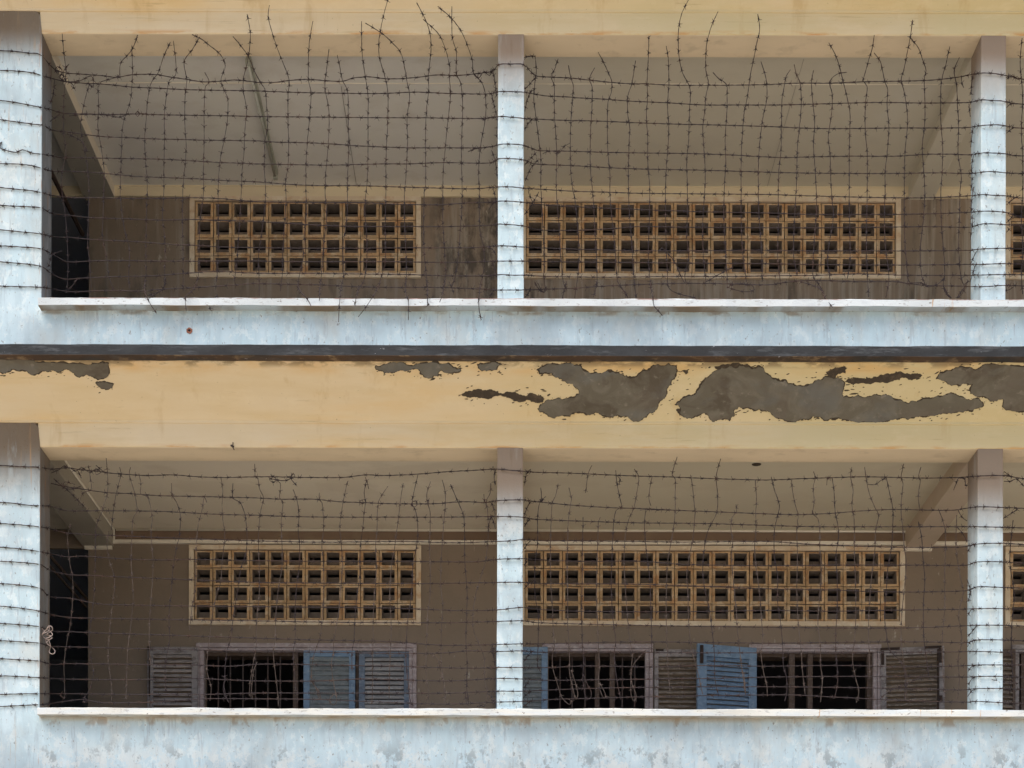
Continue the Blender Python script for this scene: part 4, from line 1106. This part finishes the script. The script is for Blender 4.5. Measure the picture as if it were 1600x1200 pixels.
LO_V = [
 [(111,818),(106,835),(106,850),(109,880),(113,900),(114,930),(110,975),(104,1005),(100,1040),(101,1070),(100,1092)],
 [(138,727),(141,745),(142,765),(130,770),(122,790)],
 [(159,800),(150,825),(149,870),(148,900),(147,930),(140,990),(141,1025),(146,1050),(141,1075),(132,1090)],
 [(166,716),(168,740),(168,770),(162,790),(160,800)],
 [(170,830),(167,850),(172,880),(178,900),(179,920),(175,950),(170,1000),(169,1030),(172,1055),(175,1080),(173,1100)],
 [(187,730),(189,742),(183,765),(179,785),(177,800),(174,828)],
 [(204,730),(202,742),(209,765),(213,785),(214,798),(208,810),(206,840),(205,880),(207,910),(208,935),(204,980),(200,1010),(198,1050),(197,1090)],
 [(217,740),(220,755),(220,772),(230,775),(235,790),(238,810),(236,830),(237,850),(239,880),(238,910),(235,950),(233,990),(235,1040)],
 [(268,755),(269,773),(276,785),(281,800),(282,815),(280,840),(277,850),(270,890),(268,920),(264,960),(265,1000),(262,1015),(258,1045),(259,1080)],
 [(323,785),(319,777),(316,795),(310,820),(307,845),(306,870),(305,920),(300,950),(296,985)],
 [(345,745),(348,765),(347,790),(348,810),(351,835),(349,860),(346,890),(345,910),(338,930),(332,960),(327,1000),(325,1012),(323,1045),(326,1060),(330,1075),(328,1095)],
 [(364,755),(364,778),(375,785),(383,805),(386,840),(384,865),(376,890),(372,920),(365,960),(360,1000),(355,1015),(352,1040),(351,1060),(349,1080),(358,1098),(354,1092),(350,1070),(353,1058),(346,1056)],
 [(398,725),(399,745),(403,748),(406,765),(412,778),(408,795),(404,830),(404,860),(405,890),(405,930),(401,970),(400,1012),(395,1040),(391,1065),(390,1085),(395,1093),(393,1080),(396,1050),(402,1034)],
 [(430,750),(438,755),(437,778),(442,785),(440,810),(440,840),(441,860),(440,890),(435,920),(431,960),(430,1000),(427,1020),(430,1050),(434,1085),(435,1103)],
 [(458,765),(463,778),(467,800),(466,830),(468,850),(468,880),(463,920),(461,960),(461,1000),(458,1020),(460,1050),(462,1080)],
 [(499,770),(499,780),(503,785),(505,805),(506,825),(504,840),(503,855),(505,880),(506,920),(503,970),(500,995),(490,1025),(487,1050),(488,1066),(498,1080),(502,1094),(499,1092),(494,1076),(487,1063)],
 [(543,752),(537,780),(533,805),(531,825),(533,850),(535,880),(533,910),(530,950),(526,975),(522,1000),(521,1022),(518,1035),(520,1060),(525,1085),(526,1096),(520,1102),(515,1094),(520,1086),(526,1084)],
 [(571,745),(572,752),(569,770),(571,785),(569,800),(567,825),(564,845),(562,870),(562,900),(558,930),(555,960),(553,1000),(550,1020),(550,1048)],
 [(606,760),(593,780),(590,795),(589,830),(587,850),(588,890),(585,930),(583,970),(583,1000),(582,1040),(582,1080),(581,1100)],
 [(630,755),(626,780),(622,815),(619,835),(616,860),(612,880),(609,930),(611,970),(611,1000),(609,1040),(608,1070),(608,1090)],
 [(653,742),(644,785),(650,800),(653,830),(650,860),(645,880),(643,930),(637,970),(635,1000),(634,1030),(636,1050),(640,1090),(643,1100)],
 [(673,752),(667,770),(668,785),(672,800),(672,830),(671,850),(672,880),(672,930),(668,960),(667,990),(666,1010),(666,1060),(670,1080),(664,1102)],
 [(691,750),(695,765),(696,785),(693,820),(691,850),(689,880),(689,920),(692,950),(690,980),(689,1010),(690,1040),(694,1070),(694,1098)],
 [(704,757),(715,783),(724,805),(726,840),(726,870),(728,900),(730,930),(729,960),(728,1000),(730,1040),(729,1070),(732,1102),(729,1100),(727,1080)],
 [(767,755),(766,770),(760,783),(762,800),(763,830),(761,860),(758,880),(750,905),(743,930),(739,960),(740,985),(750,1010),(757,1030),(757,1060),(762,1085),(758,1102)],
 [(672,1022),(684,1030),(690,1055),(696,1080),(695,1098)],
 [(845,762),(846,778),(842,790),(840,810),(840,850),(836,880),(836,930),(841,960),(841,1000),(840,1040),(845,1050)],
 [(872,756),(868,775),(863,785),(861,820),(860,850),(860,880),(861,920),(863,950),(865,1000),(866,1010),(863,1025),(864,1045),(870,1065),(878,1090),(890,1101),(893,1096),(886,1091)],
 [(889,762),(893,780),(892,785),(888,815),(887,850),(886,880),(887,930),(887,970),(889,1010),(890,1030),(890,1052),(896,1080),(900,1093),(903,1085),(900,1070),(893,1048)],
 [(911,808),(911,820),(910,850),(910,900),(909,950),(910,1010),(912,1030),(911,1055),(912,1075),(916,1092),(922,1092),(924,1082),(918,1070),(912,1055)],
 [(925,727),(919,740),(915,770)],
 [(938,808),(935,815),(934,850),(933,880),(932,930),(934,980),(935,1010),(937,1040),(935,1060),(938,1080),(944,1092),(947,1088),(942,1076),(935,1065)],
 [(962,735),(964,755),(969,780),(971,792),(963,797),(959,815),(957,850),(956,880),(955,920),(958,970),(962,1000),(960,1020),(962,1050),(966,1075),(970,1093)],
 [(991,733),(998,745),(995,770),(990,795),(983,810),(978,830),(976,850),(975,880),(977,920),(980,960),(984,1000),(988,1020),(986,1050),(986,1085),(991,1096),(994,1086),(988,1070),(986,1050),(992,1035),(1010,1015)],
 [(1019,745),(1015,765),(1014,780),(1017,790)],
 [(1009,797),(1007,820),(1009,850),(1012,880),(1015,900),(1017,950),(1018,990),(1018,1020)],
 [(1058,714),(1050,742),(1055,748),(1055,775),(1055,797),(1053,820),(1048,850),(1043,880),(1041,930),(1041,970),(1042,1000),(1044,1050),(1047,1080)],
 [(1079,742),(1082,760),(1085,790),(1086,800),(1084,830),(1081,850),(1075,880),(1073,900),(1075,930),(1076,970),(1080,1010),(1090,1050),(1098,1085)],
 [(1126,717),(1119,745),(1121,770),(1120,800),(1106,830),(1100,860),(1098,890),(1101,920),(1108,950),(1112,980),(1116,1020),(1117,1060),(1123,1088)],
 [(1150,788),(1151,800),(1144,808),(1142,825),(1145,845),(1143,865),(1145,900),(1150,950),(1152,980),(1155,1010),(1160,1050),(1165,1085),(1162,1050)],
 [(1180,750),(1182,780),(1181,800),(1181,830),(1179,860),(1182,890),(1187,930),(1190,970),(1192,1000),(1189,1020),(1193,1050),(1198,1070),(1199,1088)],
 [(1205,745),(1210,765),(1218,790),(1215,805),(1210,830),(1210,870),(1215,900),(1215,940),(1220,975),(1223,1010),(1224,1040),(1229,1060),(1229,1085),(1226,1095)],
 [(1237,750),(1238,765),(1243,790),(1247,805),(1245,830),(1246,870),(1245,920),(1247,970),(1250,1000),(1252,1020),(1254,1050),(1258,1085)],
 [(1271,737),(1274,746),(1271,760),(1272,785),(1270,803),(1278,810),(1281,830),(1281,855),(1283,900),(1280,940),(1278,975),(1282,1010),(1282,1040),(1285,1060),(1282,1097)],
 [(1300,746),(1303,765),(1305,800),(1309,820),(1310,840),(1306,870),(1308,900),(1308,950),(1306,990),(1306,1020),(1309,1060),(1304,1092)],
 [(1331,730),(1329,745),(1333,765),(1331,790),(1334,805),(1335,830),(1335,870),(1337,920),(1337,970),(1335,1000),(1332,1030),(1337,1060),(1342,1080),(1338,1098)],
 [(1351,730),(1353,745),(1358,770),(1368,795),(1373,805),(1368,830),(1367,860),(1362,900),(1358,950),(1357,990),(1358,1020),(1359,1060)],
 [(1385,747),(1390,770),(1395,795),(1395,820),(1393,855),(1387,890),(1385,920),(1382,960),(1385,990),(1390,1015),(1408,1035),(1415,1060),(1413,1092)],
 [(1412,725),(1408,745),(1411,755),(1409,775),(1408,800),(1411,830),(1413,855),(1416,880),(1413,920),(1409,960),(1408,1000),(1413,1040),(1418,1065),(1414,1095)],
 [(1439,730),(1435,745),(1438,750),(1435,775),(1437,797)],
 [(1435,815),(1440,840),(1442,870),(1445,905),(1443,940),(1443,990),(1446,1020),(1452,1060)],
 [(1466,795),(1472,810),(1477,830),(1477,860),(1476,900),(1476,950),(1472,1000),(1473,1040),(1477,1090)],
 [(1495,805),(1494,830),(1494,860),(1500,900),(1505,925),(1498,960),(1503,1000),(1497,1030),(1499,1060),(1496,1092)],
 [(1583,813),(1580,840),(1578,880),(1585,930),(1582,960),(1580,1010),(1582,1050),(1577,1085)],
]
LO_T = [
 ([(80,739),(92,734),(100,728),(108,732)],.17,IN), ([(108,730),(118,736),(128,731),(140,738),(150,733),(158,738),(150,742)],IN,IN), ([(122,736),(127,747)],IN,IN), ([(150,727),(158,734),(166,740)],IN,IN),
 ([(117,757),(101,753),(100,762),(112,764),(126,760)],IN,IN), ([(84,748),(95,758),(103,764),(112,772),(135,795)],IN,IN),
 ([(421,746),(427,744),(432,750),(426,754),(421,748),(440,751),(452,749),(458,739),(461,744),(455,748),(463,758)],IN,IN), ([(571,745),(574,755),(576,764)],IN,IN),
 ([(644,785),(650,782),(651,790),(645,792),(643,786)],IN,IN), ([(562,783),(566,781),(568,786),(563,788)],IN,IN), ([(664,784),(669,782),(670,787),(664,788)],IN,IN),
 ([(775,733),(772,745),(774,758)],.06,.12), ([(756,772),(757,786)],IN,IN), ([(765,783),(770,790),(774,805)],IN,.1), ([(774,826),(768,808),(764,820),(763,829)],.1,IN),
 ([(820,756),(822,742),(829,733)],.1,IN), ([(819,806),(824,792),(829,784)],.08,IN), ([(819,823),(824,815),(830,810)],.08,IN), ([(819,858),(824,850),(828,846)],.08,IN), ([(819,884),(824,876)],.1,IN),
 ([(845,785),(851,777),(853,776)],IN,IN), ([(967,758),(969,748),(966,745)],IN,IN), ([(1050,797),(1030,797),(1010,796),(1000,797)],IN,IN),
 ([(1292,758),(1293,748),(1299,747)],IN,IN), ([(1356,757),(1368,757),(1376,751),(1384,747)],IN,IN), ([(1490,766),(1496,750),(1498,746)],IN,IN), ([(1498,747),(1507,748),(1509,758),(1512,759)],IN,.17), ([(1497,797),(1503,808),(1511,814)],IN,.17), ([(1496,824),(1505,835),(1511,846)],IN,.17), ([(1512,863),(1517,853),(1525,850)],.17,.05),
 ([(1569,752),(1580,752),(1588,748),(1600,760)],.12,IN), ([(1569,737),(1576,742),(1581,747)],.12,IN), ([(1568,810),(1580,802),(1590,796)],.12,IN),
 ([(1511,905),(1516,922),(1513,940)],.17,.16), ([(1512,962),(1518,952),(1526,951)],.16,.02), ([(1512,995),(1520,985),(1526,978)],.16,.02), ([(1513,1048),(1518,1042),(1526,1039)],.16,.02), ([(1513,1070),(1519,1060),(1526,1057)],.16,.02), ([(1512,1088),(1519,1079),(1526,1076)],.16,.02), ([(1512,1010),(1517,1002),(1524,1000)],.16,.02),
 ([(1550,1062),(1560,1064),(1572,1066),(1590,1068)],FR,.1),
 ([(819,920),(826,912)],.1,IN), ([(819,1033),(827,1022),(832,1017)],.08,IN), ([(819,1075),(826,1065)],.1,IN), ([(819,1088),(830,1080)],.1,IN), ([(819,1103),(830,1095)],.1,IN),
 ([(100,1092),(94,1086),(98,1080)],IN,IN), ([(132,1090),(138,1097),(130,1096),(134,1088)],IN,IN), ([(1375,1092),(1390,1080),(1430,1062),(1450,1054)],IN,IN),
 ([(774,1100),(768,1088),(762,1084)],.1,IN), ([(745,1104),(752,1102),(757,1105)],IN,IN), ([(776,1020),(770,1012),(772,1030),(775,1045)],.08,.12),
]


def fence(loc, label, hs, vs_, ts, s, mh, mv):
    f = thing("barbed_wire_fence", label, "barbed wire", loc)
    for i, h in enumerate(hs):
        H(f, h, s, mh, i * 3 + s * 100)
    for i, v in enumerate(vs_):
        off = rnd.uniform(-.012, .008)
        d = depth_v2(v[-1][1] > 468, off) if s == 2 else depth_v1(off)
        strand(v, d, r=.0033, barb=.118 if s == 2 else .13, seed=i * 5 + s * 200 + 1).build("vertical_strand", mv[i % len(mv)], f)
    for i, (t, d0, d1) in enumerate(ts):
        L = sum(math.hypot(t[k + 1][0] - t[k][0], t[k + 1][1] - t[k][1]) for k in range(len(t) - 1))
        pos = {}
        acc = 0
        tab = [(t[0], 0.0)]
        for k in range(len(t) - 1):
            acc += math.hypot(t[k + 1][0] - t[k][0], t[k + 1][1] - t[k][1])
            tab.append((t[k + 1], acc / L))

        def d(x, y, tab=tab, d0=d0, d1=d1):
            best = min(tab, key=lambda q: (q[0][0] - x) ** 2 + (q[0][1] - y) ** 2)
            u = best[1]
            return d0 + (d1 - d0) * u
        # depth blended between the traced points
        px = smooth_path(t, 3.0)
        n_ = len(px)
        lut = {(round(p.x, 3), round(p.y, 3)): d0 + (d1 - d0) * k / max(1, n_ - 1) for k, p in enumerate(px)}
        strand([(p.x, p.y) for p in px], lambda x, y, lut=lut, d=d: lut.get((round(x, 3), round(y, 3)), d(x, y)), r=.0031, barb=.075, seed=i * 7 + s * 300).build("loose_wire", mh, f)
    return f


fence((0, .2, COPT2), "rusty barbed wire fence across the upper corridor, curling tips above", UP_H, UP_V, UP_T, 2, M_wire, [M_wire])
fence((0, .2, COPT1), "rusty barbed wire fence across the lower corridor, loops hanging before shuttered windows", LO_H, LO_V, LO_T, 1, M_wire, [M_wire2, M_wire2, M_wire])

# ------------------------------------------------------------------ small things on the building
# rope knotted round the wire at the lower left
b = MB()
for pts, dep in (([(64, 979), (70, 986), (77, 977), (76, 986), (68, 990), (80, 994), (70, 998), (82, 992), (74, 984), (66, 992), (75, 1000), (82, 996), (72, 1004)], .03),
                 ([(70, 996), (74, 1006), (82, 1012), (86, 1018), (83, 1022), (77, 1019), (79, 1009), (75, 998)], .05),
                 ([(74, 990), (82, 984), (79, 978), (72, 984)], .02)):
    b.tube([P(p.x, p.y, dep + .02 * math.sin(i * .7)) for i, p in enumerate(smooth_path(pts, 2.0))], .0034, 6)
tag(b.build("rope", M_rope, smooth=True), "pale cord knotted round barbed wire at the lower left wall edge", "rope")

# unlit tube lamp on the upper ceiling
zc = CE[2]
A, B = P(391, 97, 0), P(431, 272, 0)
def on_ceiling(px, py, z, y0=.3):
    o = Vector((0, -DIST, EYE))
    d = P(px, py, 0) - o
    return o + d * ((z - EYE) / d.z)
A, B = on_ceiling(388, 92, zc - .03), on_ceiling(431, 272, zc - .03)
lampt = thing("tube_lamp", "unlit fluorescent batten lamp on the ceiling of the upper corridor", "lamp", (A + B) / 2)
dv = (B - A)
ang = math.atan2(dv.y, dv.x)
R = Matrix.Translation((A + B) / 2) @ Matrix.Rotation(ang, 4, 'Z')
h = dv.length / 2
b = MB()
b.box(-h, h, -.022, .022, -.008, .031, R)
b.build("lamp_body", M_lamp, lampt, bevel=.004)
b = MB()
b.tube([R @ Vector((-h + .03, .004, -.034)), R @ Vector((h - .03, .004, -.034))], .013, 10)
b.build("tube", M_tube, lampt, smooth=True)
for e in (-1, 1):
    b = MB()
    b.box(e * h - .02, e * h + .02, -.016, .024, -.052, -.008, R)
    b.build("lamp_holder", M_lamp, lampt, bevel=.003)

# cables on the ceilings
zz = CE[2] - .006
b = MB()
y_ = on_ceiling(800, 131, zz).y
b.tube([(TW + .05 + k * .2, y_ + noise.noise((k * .4, 0, 0)) * .006, zz + .001) for k in range(int((XR - TW) / .2))], .0045, 6)
tag(b.build("ceiling_cable", M_pipe), "thin pale cable running lengthwise along the upper ceiling", "cable")
b = MB()
b.tube([on_ceiling(1256, 92, zz), on_ceiling(1236, 160, zz), on_ceiling(1199, 291, zz)], .0013, 5)
tag(b.build("ceiling_cable", M_bar), "thin dark cable across the right bay of the upper ceiling", "cable")
b = MB()
b.tube([on_ceiling(533, 135, zz), on_ceiling(543, 200, zz), on_ceiling(557, 290, zz)], .0022, 5)
tag(b.build("ceiling_cable", M_bar), "thin dark cable across the left bay of the upper ceiling", "cable")

# pale trunking round the beam ends of the lower corridor
cb = Z_(848.5, W)
lo_ = Z_(857.8, W)
hw = .018
b = MB()
xl0, xl1 = X_(133, W, 858), X_(175.5, W, 858)
xr0, xr1 = X_(1411, W, 858), X_(1455, W, 858)
y0, y1 = W - .032, W + .003
b.box(xl0, xl1 - .036, y0, y1, lo_ - hw, lo_ + hw)
b.box(xl1 - .035, xl1 + .001, y0 - .002, y1, lo_ - hw - .001, cb + hw)
b.box(xl1 + .002, xr0 - .001, y0, y1, cb - hw, cb + hw - .001)
b.box(xr0, xr0 + .036, y0 - .002, y1, lo_ - hw - .001, cb + hw)
b.box(xr0 + .037, xr1 - .037, y0, y1, lo_ - hw, lo_ + hw)
b.box(xr1 - .036, xr1, y0 - .002, y1, lo_ - hw - .001, cb + hw)
b.box(xr1 + .001, XR, y0, y1, cb - hw, cb + hw - .001)
tag(b.build("trunking", M_pipe, bevel=.003), "pale wall trunking stepping down under the beams above the lower vents", "trunking")
zz1 = CE[1] - .012
b = MB()
q0 = Vector((TWL + .012, .29, zz1))
q1 = Vector((TWL + .012, W - .03, zz1))
b.tube([q0, q1, Vector((TWL + .012, W - .03, cb + .01))], .011, 8)
tag(b.build("conduit_pipe", M_pipe, smooth=True), "pale conduit along the left beam of the lower corridor, dropping to the trunking", "pipe")
b = MB()
xe = X_(1416, W, 830)
b.tube([Vector((TWL + .03, W - .016, zz1)), Vector((xe, W - .016, zz1)), Vector((xe, W - .016, cb + .01))], .0125, 8)
tag(b.build("conduit_pipe", M_pipe, smooth=True), "long pale conduit where the lower ceiling meets the wall", "pipe")
b = MB()
b.tube([Vector((X_(1455, W, 830), W - .016, zz1)), Vector((XR - .1, W - .016, zz1))], .0125, 8)
tag(b.build("conduit_pipe", M_pipe, smooth=True), "pale conduit at the ceiling corner behind the right column", "pipe")

# small oval nest on the lower ceiling, rusty hook on the beam
c = on_ceiling(1182, 726, CE[1] - .004)
b = MB()
n_ = 12
rings = [(.0, .044), (-.006, .040), (-.011, .026), (-.013, .008)]
for dz_, r_ in rings:
    for k in range(n_):
        a = 2 * math.pi * k / n_
        b.v.append((c.x + math.cos(a) * r_, c.y + math.sin(a) * r_ * .7, c.z + .004 + dz_))
for k in range(3):
    for i in range(n_):
        b.f.append((k * n_ + i, k * n_ + (i + 1) % n_, (k + 1) * n_ + (i + 1) % n_, (k + 1) * n_ + i))
b.f.append(tuple(3 * n_ + i for i in range(n_)))
tag(b.build("mud_nest", M_crust, smooth=True), "small dark oval lump stuck on the ceiling of the lower right bay", "nest")
b = MB()
b.tube([P(364, 690, .01), P(364, 694, -.015), P(363, 698, -.03), P(366, 703, -.03)], .004, 5)
b.tube([P(361, 696, -.025), P(365, 698, -.035)], .009, 6)
tag(b.build("hook", M_wire), "rusty bent hook at the beam edge above the lower left bay", "hook")
